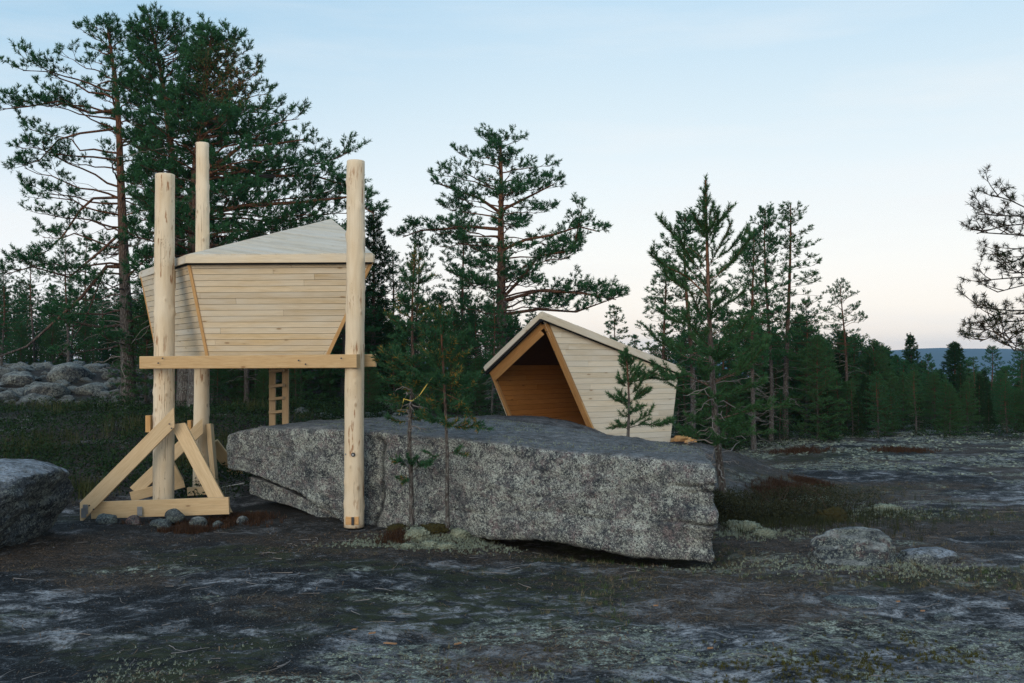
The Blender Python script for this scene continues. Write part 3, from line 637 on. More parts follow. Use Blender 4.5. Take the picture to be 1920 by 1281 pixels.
# roof: two triangular slopes that rise to the far corner, fascia boards over a felt strip
RA, RB, RL = P(352, 480, 14.17), P(699, 478, 13.93), P(264, 511, 16.9)
RP_ = P(622, 413, 17.15); fz = Vector((0, 0, -.052))
dirv = (P(650, 470, 14.3) - P(495, 447, 15.4))
boards('roof_board', tw, [RA, RB, RP_], Vector((0, -.2, 1)), .115, .022, M_ROOF, along=dirv, seed=12, back=M_ROOF, panel='roof', joint=(2.4, 3.6), gap=.003)
boards('roof_board', tw, [RA, RP_, RL], Vector((-.3, .2, 1)), .20, .022, M_ROOF, along=(RP_ - RL), seed=13, back=M_ROOF, panel='roof', joint=(2.4, 3.6), gap=.003)
up = Vector((0, 0, 1))
bar('fascia', RA + fz + Vector((-.02, -.018, 0)), RB + fz + Vector((.01, -.018, 0)), .028, .108, up, M_CLAD, tw, .004)
bar('fascia', RL + fz + Vector((-.02, 0, 0)), RA + fz + Vector((-.022, -.01, 0)), .028, .105, up, M_ROOF, tw, .004)
bar('fascia', RB + fz + Vector((.012, 0, 0)), RP_ + fz, .028, .105, up, M_CLAD, tw, .004)
bar('felt_strip', RA + fz * 2.15 + Vector((.03, .012, 0)), RB + fz * 2.15 + Vector((-.02, .012, 0)), .03, .03, up, M_FELT, tw, .002)
bar('felt_strip', RL + fz * 2.15 + Vector((.02, 0, 0)), RA + fz * 2.15 + Vector((.02, .02, 0)), .03, .03, up, M_FELT, tw, .002)
# trestle round the left post
def brc(a, b, h=.19, t=.05, zh=(0, -1, 0), m=M_BRACE, name='brace', **k): return bar(name, a, b, h, t, zh, m, tw, .004, **k)
brc(P(151, 962, 13.86), P(327, 783, 14.16), .205, cut0=.95, cut1=.95)
brc(P(421, 962, 13.93), P(334, 795, 14.30), .20, cut0=.5, cut1=.5)
brc(P(172, 957, 14.0), P(430, 948, 13.84), .235, name='sill_beam')
for q_ in ((168, 948, 13.82), (176, 955, 13.82), (318, 795, 14.1), (322, 803, 14.1), (404, 940, 13.85), (412, 950, 13.85)): disc('screw_head', P(*q_) + Vector((0, -.005, 0)), (0, -1, 0), .010, .012, M_DARKSTEEL, tw)
for px, py in ((297, 681), (305, 672), (560, 676), (573, 683), (640, 672)): disc('screw_head', P(px, py, 14.16 - (px - 266) / 406 * 1.23 - .05), (0, -1, 0), .011, .012, M_DARKSTEEL, tw)
brc(P(160, 970, 13.78), P(150, 940, 14.6), .16, .05, (1, 0, 0), name='sill_beam') if False else None
brc(P(252, 922, 15.35), P(380, 799, 15.95), .185, cut1=.95)
brc(P(245, 932, 15.3), P(345, 905, 15.6), .15, name='sill_beam')
brc(P(352, 922, 15.5), P(410, 918, 15.5), .13, name='sill_beam')
brc(P(452, 900, 17.0), P(398, 830, 16.5), .20, .05)
brc(P(404, 915, 16.0), P(393, 795, 16.1), .075, .16, (0, -1, 0))
brc(P(333, 905, 15.2), P(305, 850, 15.1), .19)
brc(P(280, 810, 14.62), P(280, 779, 14.62), .075, .12, (0, -1, 0), M_TRIM, name='block')
brc(P(357, 815, 16.3), P(357, 788, 16.3), .06, .12, (0, -1, 0), M_TRIM, name='block')
for px, py, Y in ((157, 962, 13.82), (262, 959, 13.86), (160, 955, 13.83)):
    q = P(px, py, Y); bar('metal_bracket', q - Vector((0, 0, .065)), q + Vector((0, 0, .065)), .07, .006, (0, -1, 0), M_STEEL, tw, .001)
V, Q4, _ = tubes([(np.array([P(410, 915, 16.0), P(430, 911, 15.8), P(458, 906, 15.55)]), (.005, .005, .005))], 5)
cd = link('guy_cord', np_mesh('guy_cord', V, Q4, M_ROPE)); tag(cd, 'thin white cord from the rear brace of the stilted pod to the big slab', 'cord')

# ladder behind, standing on the slab
ld = thing('ladder', 'wooden ladder standing on the slab under the raised pod', 'ladder', P(522, 800, 15.6))
zt = P(0, 640, 15.6).z
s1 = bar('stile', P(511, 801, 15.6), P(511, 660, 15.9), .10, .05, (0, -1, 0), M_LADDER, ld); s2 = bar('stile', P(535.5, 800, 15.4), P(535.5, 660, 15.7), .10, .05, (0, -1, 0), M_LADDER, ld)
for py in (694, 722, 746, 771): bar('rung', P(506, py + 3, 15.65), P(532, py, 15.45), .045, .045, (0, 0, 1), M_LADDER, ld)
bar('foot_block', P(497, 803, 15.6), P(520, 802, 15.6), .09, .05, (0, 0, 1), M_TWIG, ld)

# ---------------------------------------------------------------- open lean-to shelter on the rock
ls = thing('lean_to_shelter', 'open-fronted faceted wooden lean-to on the bedrock mound, right of centre', 'shelter', (1.2, 18.5, .8))
PK, LE, BR = P(1017, 600, 16.95), P(917, 697, 18.0), P(1107, 803, 17.5)
n1 = (LE - PK).cross(BR - PK).normalized(); BL = RP(955, 782, PK, n1)
RE = P(1270, 702, 18.55); n2 = (BR - PK).cross(RE - PK).normalized(); RBt = RP(1255, 829, PK, n2)
BRx = BR + (BR - PK) * .16; BLx = BL + (BL - LE) * .18
BK = Vector((2.5, 21.4, RE.z)); BKb = Vector((2.2, 20.9, RBt.z + .1))
boards('plank', ls, [PK, RE, RBt, BRx], Vector((.2, -1, 0)), .0995, .022, M_CLAD2, seed=21, back=M_FELT, panel='outer_wall', joint=(.9, 2.4), jit=.003)
ins = .06
inn = lambda p, c=Vector((1.3, 19.0, 1.6)): p + (c - p) * .035
hi = Vector((0, 0, .16))
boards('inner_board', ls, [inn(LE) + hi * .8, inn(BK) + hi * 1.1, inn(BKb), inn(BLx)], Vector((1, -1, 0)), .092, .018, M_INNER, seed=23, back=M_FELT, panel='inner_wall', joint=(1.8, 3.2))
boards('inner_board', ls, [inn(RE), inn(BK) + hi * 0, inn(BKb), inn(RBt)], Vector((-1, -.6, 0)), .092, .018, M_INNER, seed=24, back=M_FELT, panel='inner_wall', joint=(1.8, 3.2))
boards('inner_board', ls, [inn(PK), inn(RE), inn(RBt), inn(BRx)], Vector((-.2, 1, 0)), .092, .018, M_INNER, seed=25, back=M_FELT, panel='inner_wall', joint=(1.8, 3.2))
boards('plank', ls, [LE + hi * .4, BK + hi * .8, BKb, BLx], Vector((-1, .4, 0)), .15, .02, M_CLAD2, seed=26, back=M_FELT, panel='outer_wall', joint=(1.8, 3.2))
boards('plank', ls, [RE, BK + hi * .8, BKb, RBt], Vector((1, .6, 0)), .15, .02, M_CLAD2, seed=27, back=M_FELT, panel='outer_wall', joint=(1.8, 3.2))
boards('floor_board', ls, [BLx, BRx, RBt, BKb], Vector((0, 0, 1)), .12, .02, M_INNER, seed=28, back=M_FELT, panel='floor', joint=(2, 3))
RP2 = P(1015, 586, 16.80); RE2 = P(1276, 690, 18.55); LE2 = P(909, 688, 17.98); BK2 = Vector((2.65, 21.7, RE2.z))
for tri, out in (([LE2, RP2, BK2], Vector((-.4, 0, 1))), ([RP2, RE2, BK2], Vector((.4, -.3, 1)))):
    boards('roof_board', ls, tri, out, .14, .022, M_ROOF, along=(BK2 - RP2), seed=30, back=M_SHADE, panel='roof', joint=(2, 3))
bar('fascia', RP2 + Vector((.0, -.02, -.052)), RE2 + Vector((0, -.02, -.050)), .028, .118, n2 * 0 + Vector((0, 0, 1)), M_CLAD2, ls, .004)
bar('fascia', RP2 + Vector((.0, -.02, -.04)), LE2 + Vector((0, -.02, -.04)), .028, .085, up, M_ROOF, ls, .004)
bar('felt_strip', RP2 + Vector((.02, .012, -.125)), RE2 + Vector((-.02, .012, -.118)), .03, .035, up, M_FELT, ls, .002)
bar('felt_strip', RP2 + Vector((-.01, .012, -.12)), LE2 + Vector((.03, .012, -.105)), .04, .07, up, M_FELT, ls, .002)
bar('purlin', P(1030, 612, 17.05) , P(1262, 703, 18.5) , .03, .035, up, M_TRIM, ls, .002)
# opening frame
fn = n1 if n1.y < 0 else -n1
def fb(name, a, b, w_, off, h=.06, m=M_FRAMEW): return bar(name, Vector(a) + fn * off, Vector(b) + fn * off, w_, h, fn, m, ls, .004)
fb('frame_post', P(1023, 607, 16.98), BRx, .10, -.002)
fb('frame_post', P(1032, 625, 17.05), BRx + Vector((.06, 0, 0)), .045, .03, .04, M_TRIM)
fb('rafter', P(1016, 611, 16.97), P(921, 700, 17.98), .105, .0)
fb('rafter', P(1016, 624, 16.99), P(928, 708, 17.98), .095, .012)
fb('frame_post', LE + Vector((.05, 0, -.02)), BLx + Vector((.02, 0, 0)), .055, .0)
for i, (px, py) in enumerate([(1027, 620), (1041, 657), (1054, 690), (1072, 731), (1090, 771)]): disc('screw_head', P(px, py, 17.0 + i * .12) + fn * .05, fn, .012, .01, M_DARKSTEEL, ls)
# split firewood beside the lean-to
rg = random.Random(4)
for i, (px, py) in enumerate([(1266, 829), (1278, 831), (1290, 830), (1272, 825), (1284, 824), (1277, 820), (1262, 833), (1296, 833)]):
    q = P(px, py, 18.6 - (i % 3) * .12); ang = [.2, -.5, 1.1, .1, -.2, .4, .9, -.9][i]; d = Vector((math.cos(ang), math.sin(ang), .05)) * rg.uniform(.09, .13)
    L = d.length * 2; V = []
    for xx in (0, L):
        for (a, b) in ((-.035, -.02), (.035, -.022), (.02, .03), (-.015, .035)): V.append((xx, a + rg.uniform(-.006, .006), b + rg.uniform(-.006, .006)))
    me = np_mesh('firewood', V, [np.array([[0, 1, 5, 4], [1, 2, 6, 5], [2, 3, 7, 6], [3, 0, 4, 7], [3, 2, 1, 0], [4, 5, 6, 7]])], M_SPLIT)
    q.z = max(q.z, gzs(q.x, q.y) + .03)
    tag(link('firewood', me, M=frame(q - d, d, (0, 0, 1))), 'split piece of orange firewood in the small heap at the lean-to right corner', 'firewood', 'firewood heap beside the lean-to')
# ---------------------------------------------------------------- conifers
def needles(pos, dirs, scl, n, length, width, spread, shoot, rg):
    """pos (N,3) shoot bases, dirs (N,3) unit, scl (N) -> needle triangles"""
    N = len(pos); 
    if N == 0: return np.zeros((0, 3)), np.zeros((0, 3), int)
    ref = np.where(np.abs(dirs[:, 2:3]) < .9, np.array([[0, 0, 1.]]), np.array([[1., 0, 0]]))
    u = np.cross(dirs, ref); u /= np.linalg.norm(u, axis=1)[:, None]; v = np.cross(dirs, u)
    t = rg.uniform(.05, 1, (N, n)); a = rg.uniform(0, 2 * math.pi, (N, n)); sp = spread * rg.uniform(.7, 1.25, (N, n)) * (1.15 - .5 * t)
    rad = u[:, None] * np.cos(a)[..., None] + v[:, None] * np.sin(a)[..., None]
    nd = dirs[:, None] * np.cos(sp)[..., None] + rad * np.sin(sp)[..., None]
    base = pos[:, None] + dirs[:, None] * (t * shoot * scl[:, None])[..., None]
    tip = base + nd * (length * scl[:, None] * rg.uniform(.7, 1.1, (N, n)))[..., None]
    side = np.cross(nd, rg.normal(size=(N, n, 3))); side /= np.linalg.norm(side, axis=2)[..., None] + 1e-9
    w_ = side * width * .5
    V = np.stack([base - w_, base + w_, tip], 2).reshape(-1, 3)
    return V, np.arange(len(V)).reshape(-1, 3)
def limb_path(p0, az, e0, e1, L, rg, n=8, wig=.12):
    pts = [np.array(p0, float)]; a = az
    for i in range(n):
        t = (i + .5) / n; e = e0 + (e1 - e0) * t + rg.normal() * wig; a += rg.normal() * wig
        pts.append(pts[-1] + L / n * np.array([math.cos(a) * math.cos(e), math.sin(a) * math.cos(e), math.sin(e)]))
    return np.array(pts)
def along(pts, t):
    k = len(pts) - 1; x = min(max(t, 0), .9999) * k; i = int(x); f = x - i; d = pts[i + 1] - pts[i]
    return pts[i] * (1 - f) + pts[i + 1] * f, d / (np.linalg.norm(d) + 1e-9)
def foliate(path, L, st, rg, shoots, twigs, t0=.35, gap=0.0, dens=1.0, l2k=.36, l2max=.95):
    """side branches with sprays of shoots along a limb"""
    up = np.array([0, 0, 1.])
    ds = st['ds'] / dens; t = t0 + rg.uniform(0, .05); side = 1
    while t < 1.0:
        p, d = along(path, t); side = -side
        if rg.uniform() > gap:
            h = np.cross(d, up); h /= np.linalg.norm(h) + 1e-9
            a = rg.uniform(.7, 1.15); l2 = min(l2k * L, l2max) * (1.1 - .65 * t) * rg.uniform(.6, 1.2) * min(1, .35 + (t - t0) * 4) + .10
            d2 = d * math.cos(a) + h * side * math.sin(a) + up * rg.uniform(-.1, .4); d2 /= np.linalg.norm(d2)
            spray(p, d2, l2, st, rg, shoots, twigs)
        t += ds / L * rg.uniform(.7, 1.3)
    p, d = along(path, .999); spray(p - d * .1, d + up * .25, .3, st, rg, shoots, twigs)
def spray(p, d2, l2, st, rg, shoots, twigs):
    up = np.array([0, 0, 1.]); d2 = d2 / np.linalg.norm(d2); k = 4; q = [p]
    for i in range(k):
        d2 = d2 + up * .10 + rg.normal(size=3) * .10; d2 /= np.linalg.norm(d2); q.append(q[-1] + d2 * l2 / k)
    q = np.array(q)
    if st['wood']: twigs.append((q, np.linspace(st['tr'] * 1.5, st['tr'] * .6, k + 1)))
    n3 = max(1, int(l2 / st['ds3'])); s = 1
    for i in range(n3 + 1):
        t = .25 + .75 * (i + rg.uniform(.1, .9)) / (n3 + 1); pp, dd = along(q, t); s = -s
        h = np.cross(dd, up); h /= np.linalg.norm(h) + 1e-9
        d3 = dd * .75 + h * s * rg.uniform(.4, 1.0) + up * rg.uniform(.0, .7); d3 /= np.linalg.norm(d3); l3 = st['l3'] * rg.uniform(.5, 1.2)
        e = pp + d3 * l3
        if st['wood']: twigs.append((np.array([pp, e]), np.array([st['tr'] * .7, st['tr'] * .45])))
        for m in range(st['m']):
            f = d3 + up * rg.uniform(0, .9) + rg.normal(size=3) * .55; shoots.append((e - d3 * l3 * rg.uniform(0, .6), f, rg.uniform(.75, 1.2)))
    shoots.append((q[-1], d2 + up * .3, 1.1)); shoots.append((q[-1] - d2 * .06, d2 + rg.normal(size=3) * .5, 1.0))
def brush(path, st, rg, shoots, twigs, t0=.15):
    """young pine: limbs themselves are thick with needles"""
    up = np.array([0, 0, 1.]); L = np.linalg.norm(np.diff(path, axis=0), axis=1).sum(); t = t0
    while t < 1:
        p, d = along(path, t); shoots.append((p, d + rg.normal(size=3) * .12, 1.0))
        if rg.uniform() < st.get('fork', .45):
            h = np.cross(d, up); h /= np.linalg.norm(h) + 1e-9; d3 = d * .8 + h * rg.choice([-1, 1]) * rg.uniform(.5, 1) + up * rg.uniform(.1, .8); d3 /= np.linalg.norm(d3)
            l3 = st['l3'] * rg.uniform(.5, 1.3) * (1.2 - .6 * t) * min(1, .25 + L * .9)
            if st['wood']: twigs.append((np.array([p, p + d3 * l3]), np.array([st['tr'], st['tr'] * .6])))
            for q_ in np.arange(.15, 1.01, st['shoot'] * .8 / max(l3, .02)): shoots.append((p + d3 * l3 * q_, d3 + up * .15 * q_ + rg.normal(size=3) * .15, 1.0))
        t += st['ds'] / L
STY = dict(
    big=dict(ds=.21, ds3=.165, l3=.16, m=3, n=16, nl=.090, nw=.018, sp=.95, shoot=.11, wood=True, tr=.006),
    mid=dict(ds=.26, ds3=.20, l3=.18, m=3, n=11, nl=.105, nw=.025, sp=.95, shoot=.13, wood=True, tr=.007),
    far=dict(ds=.32, ds3=.26, l3=.18, m=3, n=9, nl=.14, nw=.040, sp=1.0, shoot=.15, wood=False, tr=.01),
    young=dict(ds=.040, ds3=.1, l3=.24, m=2, n=26, nl=.062, nw=.0098, sp=.9, shoot=.07, wood=True, tr=.005, fork=.5),
    near=dict(ds=.17, ds3=.12, l3=.09, m=2, n=20, nl=.050, nw=.0048, sp=1.2, shoot=.035, wood=True, tr=.0042))
def conifer(name, base, trunk, r0, limbs, st, seed, needle=None, parts_group=None, label=None, cat='tree', root=None, dead=(), ns=10, trunk_low=.0, group=None):
    """trunk: list of points relative to base; limbs: list of dict(path, r, t0, gap, dens, brush)"""
    needle = needle or M_NEEDLE; rg = np.random.RandomState(seed); S = STY[st]; H = trunk[-1][2]
    root = root or thing(name, label, cat, base, group)
    paths = [(np.array(trunk), np.array([r0 * (1 - .86 * (max(0, p[2]) / H)) + .004 + (.35 * r0 if i == 0 else 0) for i, p in enumerate(trunk)]))]
    shoots, twigs, wood, deadw = [], [], [], []
    for lb in limbs:
        pth = lb['path']; L = np.linalg.norm(np.diff(pth, axis=0), axis=1).sum(); k = len(pth)
        wood.append((pth, np.linspace(lb['r'], max(.005, lb['r'] * .25), k)))
        if lb.get('bare'): continue
        if lb.get('brush'): brush(pth, S, rg, shoots, twigs, lb.get('t0', .15))
        else: foliate(pth, L, S, rg, shoots, twigs, lb.get('t0', .4), lb.get('gap', .12), lb.get('dens', 1), lb.get('l2k', .36), lb.get('l2max', .95))
    # leader
    for k_ in range(6 if S is not STY['young'] else 16):
        p, d = along(np.array(trunk), 1 - .012 * k_ if S is not STY['young'] else 1 - .03 * k_ * .3); shoots.append((p, d + rg.normal(size=3) * (.5 if S is not STY['young'] else .1), 1.0))
    V1, Q1, T1 = tubes(paths, ns); V2, Q2, T2 = tubes(wood, 5 if st in ('big', 'young', 'near') else 4)
    V = np.concatenate([V1, V2]) if len(V2) else V1; Q = np.concatenate([Q1, Q2 + len(V1)]) if len(V2) else Q1
    bark = np.concatenate([V1[:, 2] / H, np.clip(.25 + V2[:, 2] / H * .9, 0, 1)]) if len(V2) else V1[:, 2] / H
    link('trunk', np_mesh('trunk', V, Q, M_BARK, True, attrs=dict(bark=bark * .9 + trunk_low)), root)
    if shoots:
        ps = np.array([s[0] for s in shoots]); dr = np.array([s[1] for s in shoots]); dr /= np.linalg.norm(dr, axis=1)[:, None]; sc = np.array([s[2] for s in shoots])
        VN, TN = needles(ps, dr, sc, S['n'], S['nl'], S['nw'], S['sp'], S['shoot'], rg)
        VT, QT, _ = tubes(twigs, 3)
        me = np_mesh('crown', np.concatenate([VN, VT]), [TN, QT + len(VN)] if len(QT) else [TN], [needle, M_TWIG], False, mat_idx=np.concatenate([np.zeros(len(TN)), np.ones(len(QT))]))
        link('crown', me, root)
    if dead:
        VT, QT, _ = tubes(dead, 3); link('dead_twigs', np_mesh('dead_twigs', VT, QT, M_DEAD), root)
    return root
def dead_limbs(trunk, z0, z1, n, L, rg, H):
    out = []; T = np.array(trunk)
    for i in range(n):
        z = rg.uniform(z0, z1); p = np.array([np.interp(z, T[:, 2], T[:, 0]), np.interp(z, T[:, 2], T[:, 1]), z]); az = rg.uniform(0, 2 * math.pi); l = L * rg.uniform(.3, 1)
        pt = limb_path(p, az, rg.uniform(-.2, .3), rg.uniform(-.8, .1), l, rg, 5, .25); out.append((pt, np.linspace(.012, .003, 6)))
        for k in range(rg.randint(1, 4)):
            q, d = along(pt, rg.uniform(.3, .9)); out.append((limb_path(q, math.atan2(d[1], d[0]) + rg.uniform(-1.2, 1.2), rg.uniform(-.8, .2), -.4, l * .35, rg, 3, .2), np.linspace(.006, .002, 4)))
    return out
def auto_limbs(trunk, prof, rg, step=.33, per=4.2, e_top=.75, e_bot=-.12, droop=.25, r=.03, gap=.15, t0=.4, dens=1.0, brush_=False, lo=0.0, l2k=.36, l2max=.95, rmin=.12, wig=.12):
    """prof: list of (z, radius to the left, radius to the right) in metres"""
    T = np.array(trunk); pr = np.array(prof, float); pr = pr[np.argsort(pr[:, 0])]; z = pr[0, 0]; zt = pr[-1, 0]; out = []; az0 = rg.uniform(0, 6)
    while z < zt - .08:
        f = (z - pr[0, 0]) / (zt - pr[0, 0]); n = max(2, int(round(per + rg.normal() * .8)))
        for k in range(n):
            az = az0 + k * 2 * math.pi / n + rg.normal() * .25; zz = z + rg.uniform(-.12, .12) * step * 3
            p = np.array([np.interp(zz, T[:, 2], T[:, 0]), np.interp(zz, T[:, 2], T[:, 1]), zz])
            c = (1 + math.cos(az)) / 2; L = (np.interp(zz, pr[:, 0], pr[:, 1]) * (1 - c) + np.interp(zz, pr[:, 0], pr[:, 2]) * c) * rg.choice([1.0, .95, .8, .6], p=[.35, .3, .2, .15])
            if L < rmin: continue
            e0 = e_bot + (e_top - e_bot) * f ** 1.2 + rg.normal() * .08; e1 = e0 - droop + .45 * (1 - f) * rg.uniform(.2, 1)
            out.append(dict(path=limb_path(p, az, e0, e1, L * 1.03, rg, 7 if not brush_ else 5, wig), r=r * .62 * (.35 + .65 * min(1, L / 2.2)), t0=t0 if L > .8 else .2, gap=gap, dens=dens, brush=brush_, l2k=l2k, l2max=l2max))
        z += step * rg.uniform(.75, 1.3) * (1 - .35 * f); az0 += 1.1
    return out
def px_trunk(pts, Y, base): return [np.array(P(px, py, Y) - base) for px, py in pts]
def px_prof(rows, Y, base):    # (y_px, left_px, right_px)
    k = Y / F; out = []
    for py, l, r in rows: out.append(((P(960, py, Y) - base).z, l * k, r * k))
    return out
def px_path(pts, Y, base, dy=None):
    dy = dy or [0] * len(pts); a = np.array([np.array(P(px, py, Y + e) - base) for (px, py), e in zip(pts, dy)])
    # subdivide for a smooth limb
    t = np.linspace(0, len(a) - 1, (len(a) - 1) * 3 + 1); return np.stack([np.interp(t, range(len(a)), a[:, i]) for i in range(3)], 1)
def densify(tr, n=14):
    a = np.array(tr); t = np.linspace(0, len(a) - 1, n); return [np.array([np.interp(x, range(len(a)), a[:, i]) for i in range(3)]) for x in t]

rg = np.random.RandomState(5)
# --- tall pine with the leaning-out limbs, far left
Y = 25.0; b = atY(242, Y); tr = densify(px_trunk([(242, 778), (238, 640), (231, 450), (226, 330), (222, 210), (212, 120), (202, 52)], Y, b)); tr[0][2] = -.15
prof = px_prof([(640, 120, 40), (560, 165, 70), (440, 190, 95), (330, 185, 90), (240, 180, 80), (190, 190, 75), (150, 120, 60), (100, 78, 50), (75, 45, 35), (50, 12, 12)], Y, b)
lm = auto_limbs(tr, prof, rg, step=.40, per=4.0, e_top=.55, e_bot=-.05, r=.05, gap=.12, t0=.45, wig=.2)
for pts, r, t0, kw in ((([(236, 500), (200, 500), (150, 560), (95, 610), (50, 650), (0, 668), (-60, 690)]), .055, .93, dict(bare=1)), (([(234, 430), (190, 470), (130, 520), (60, 500), (10, 515)]), .04, .5, {}),
                       ([(228, 205), (170, 212), (110, 190), (50, 200), (5, 205)], .045, .35, dict(dens=1.5, gap=.0)), ([(230, 240), (150, 250), (110, 262), (75, 300), (40, 312)], .035, .55, {}),
                       ([(232, 370), (175, 372), (150, 395), (120, 440), (90, 470), (40, 490)], .04, .5, {}), ([(238, 520), (290, 470), (330, 430)], .03, .3, {}), ([(200, 495), (160, 600), (135, 640), (100, 680)], .02, .9, dict(bare=1))):
    lm.append(dict(path=px_path(pts, Y, b, list(np.linspace(0, -1.2, len(pts)))), r=r, t0=t0, **kw))
conifer('pine_tree', b, tr, .18, lm, 'big', 1, label='tall open-crowned pine farthest left, its limbs reaching out to the photo edge', dead=dead_limbs(tr, 1.0, 5.5, 34, 1.8, rg, 10))
# --- tall dense pine next to it (highest top in the photo)
Y = 23.5; b = atY(348, Y); tr = densify(px_trunk([(348, 785), (345, 600), (337, 440), (326, 320), (315, 230), (300, 120), (285, 62), (280, 34)], Y, b)); tr[0][2] = -.15
prof = px_prof([(560, 70, 80), (470, 80, 90), (400, 75, 95), (300, 85, 120), (220, 80, 120), (160, 60, 95), (100, 48, 78), (60, 26, 40), (34, 10, 12)], Y, b)
conifer('pine_tree', b, tr, .17, auto_limbs(tr, prof, rg, step=.27, per=5.0, e_top=.6, r=.045, gap=.08, t0=.3, dens=1.2, wig=.17), 'big', 2, needle=M_NEEDLE, label='highest pine in the photo, dense crowned, rising above the back post of the stilted pod', dead=dead_limbs(tr, 1.5, 5, 24, 1.5, rg, 10))
# --- broad pine with brown dead patch
Y = 22.5; b = atY(372, Y); tr = densify(px_trunk([(372, 790), (366, 600), (362, 450), (366, 330), (380, 200), (392, 110), (398, 62)], Y, b)); tr[0][2] = -.15
prof = px_prof([(560, 60, 300), (480, 60, 330), (400, 70, 330), (340, 60, 285), (270, 50, 195), (190, 40, 120), (130, 30, 80), (90, 20, 52), (60, 10, 14)], Y, b)
lm = auto_limbs(tr, prof, rg, step=.27, per=5.2, e_top=.5, r=.05, gap=.10, t0=.3, dens=1.2, e_bot=.0, l2max=1.1, wig=.18)
for pts in ([(372, 325), (420, 300), (450, 275), (500, 272), (570, 262)], [(370, 310), (440, 315), (500, 330), (590, 330), (640, 345)], [(368, 400), (470, 385), (560, 380), (650, 370), (700, 400)]):
    lm.append(dict(path=px_path(pts, Y, b, list(np.linspace(0, -.8, len(pts)))), r=.06, t0=.35, dens=1.4, gap=0))
conifer('pine_tree', b, tr, .20, lm, 'big', 3, needle=M_NEEDLE_BR, label='broad old pine with a rust-brown dead patch near its top, behind the pod', dead=dead_limbs(tr, 1.5, 6, 30, 2.0, rg, 10))
# --- centre pine
Y = 26.0; b = atY(940, Y); tr = densify(px_trunk([(940, 775), (942, 650), (940, 560), (939, 430), (940, 340), (938, 262)], Y, b)); tr[0][2] = -.15
prof = px_prof([(640, 70, 60), (590, 85, 165), (545, 100, 215), (500, 80, 130), (440, 160, 150), (410, 130, 185), (390, 90, 100), (350, 132, 105), (325, 118, 95), (300, 70, 62), (285, 60, 50), (262, 12, 12)], Y, b)
lm = auto_limbs(tr, prof, rg, step=.40, per=4.2, r=.045, gap=.06, t0=.42, dens=1.35, e_bot=.0, e_top=.4, l2max=.9, wig=.17)
for pts in ([(940, 400), (900, 372), (870, 362), (825, 345)], [(940, 395), (990, 370), (1040, 345)], [(938, 430), (880, 425), (830, 430), (790, 432), (755, 445)], [(940, 470), (985, 450), (1040, 440), (1085, 425), (1125, 435)], [(940, 565), (1010, 545), (1090, 550), (1155, 562)], [(942, 560), (980, 520), (1010, 480), (1075, 470), (1090, 395)], [(942, 590), (1010, 580), (1080, 585), (1150, 560)]):
    lm.append(dict(path=px_path(pts, Y, b, list(np.linspace(0, -.7, len(pts)))), r=.05, t0=.45, dens=1.5, gap=0, l2max=.7))
conifer('pine_tree', b, tr, .19, lm, 'big', 4, needle=M_NEEDLE, label='tall spreading pine with an orange trunk standing alone behind the lean-to', dead=dead_limbs(tr, 1.0, 4, 20, 1.4, rg, 8))
# --- young pine at the right end of the slab
Y = 14.4; b = atY(1360, Y); tr = densify(px_trunk([(1360, 955), (1348, 860), (1337, 730), (1330, 600), (1326, 470), (1324, 400), (1323, 338)], Y, b), 24); tr[0][2] = -.1
prof = px_prof([(820, 110, 120), (770, 40, 60), (700, 145, 150), (650, 120, 130), (600, 110, 120), (520, 105, 110), (480, 130, 90), (440, 60, 70), (410, 25, 30), (385, 18, 20), (340, 3, 3)], Y, b)
lm = auto_limbs(tr, prof, rg, step=.30, per=4.6, e_top=1.0, e_bot=-.15, droop=-.25, r=.013, brush_=True, rmin=.07, wig=.09)
for pts in ([(1331, 560), (1290, 520), (1250, 500), (1222, 478)], [(1333, 725), (1290, 705), (1250, 712), (1212, 708)], [(1333, 720), (1400, 690), (1440, 640)], [(1326, 440), (1310, 420), (1300, 400)], [(1326, 440), (1338, 420), (1345, 400)], [(1335, 790), (1400, 770), (1480, 760)]):
    lm.append(dict(path=px_path(pts, Y, b, list(np.linspace(0, -.3, len(pts)))), r=.014, brush=True, t0=.25))
conifer('young_pine', b, tr, .058, lm, 'young', 5, needle=M_NEEDLE2, label='slender young pine with upright candle shoots at the right end of the big slab', trunk_low=-.12, dead=dead_limbs(tr, .5, 2.0, 26, .8, rg, 5))
# --- sapling in front of the lean-to wall
Y = 14.0; b = P(1178, 826, Y); tr = densify(px_trunk([(1177, 832), (1180, 760), (1177, 700), (1174, 662)], Y, b), 12)
prof = px_prof([(800, 10, 10), (768, 38, 36), (738, 36, 58), (712, 34, 30), (690, 22, 22), (664, 4, 4)], Y, b)
lm = auto_limbs(tr, prof, rg, step=.17, per=4.2, e_top=.9, e_bot=.05, droop=-.2, r=.006, brush_=True, rmin=.05, wig=.1)
for pts in ([(1180, 800), (1195, 790), (1215, 778), (1222, 765)], [(1180, 802), (1205, 795), (1235, 798), (1255, 792)], [(1180, 805), (1165, 800), (1145, 803)], [(1178, 718), (1200, 712), (1225, 700), (1262, 712)]): lm.append(dict(path=px_path(pts, Y, b), r=.006, brush=True, t0=.2))
conifer('pine_sapling', b, tr, .020, lm, 'young', 6, needle=M_NEEDLE2, label='knee-high dark pine sapling in front of the lean-to plank wall', trunk_low=-.1)
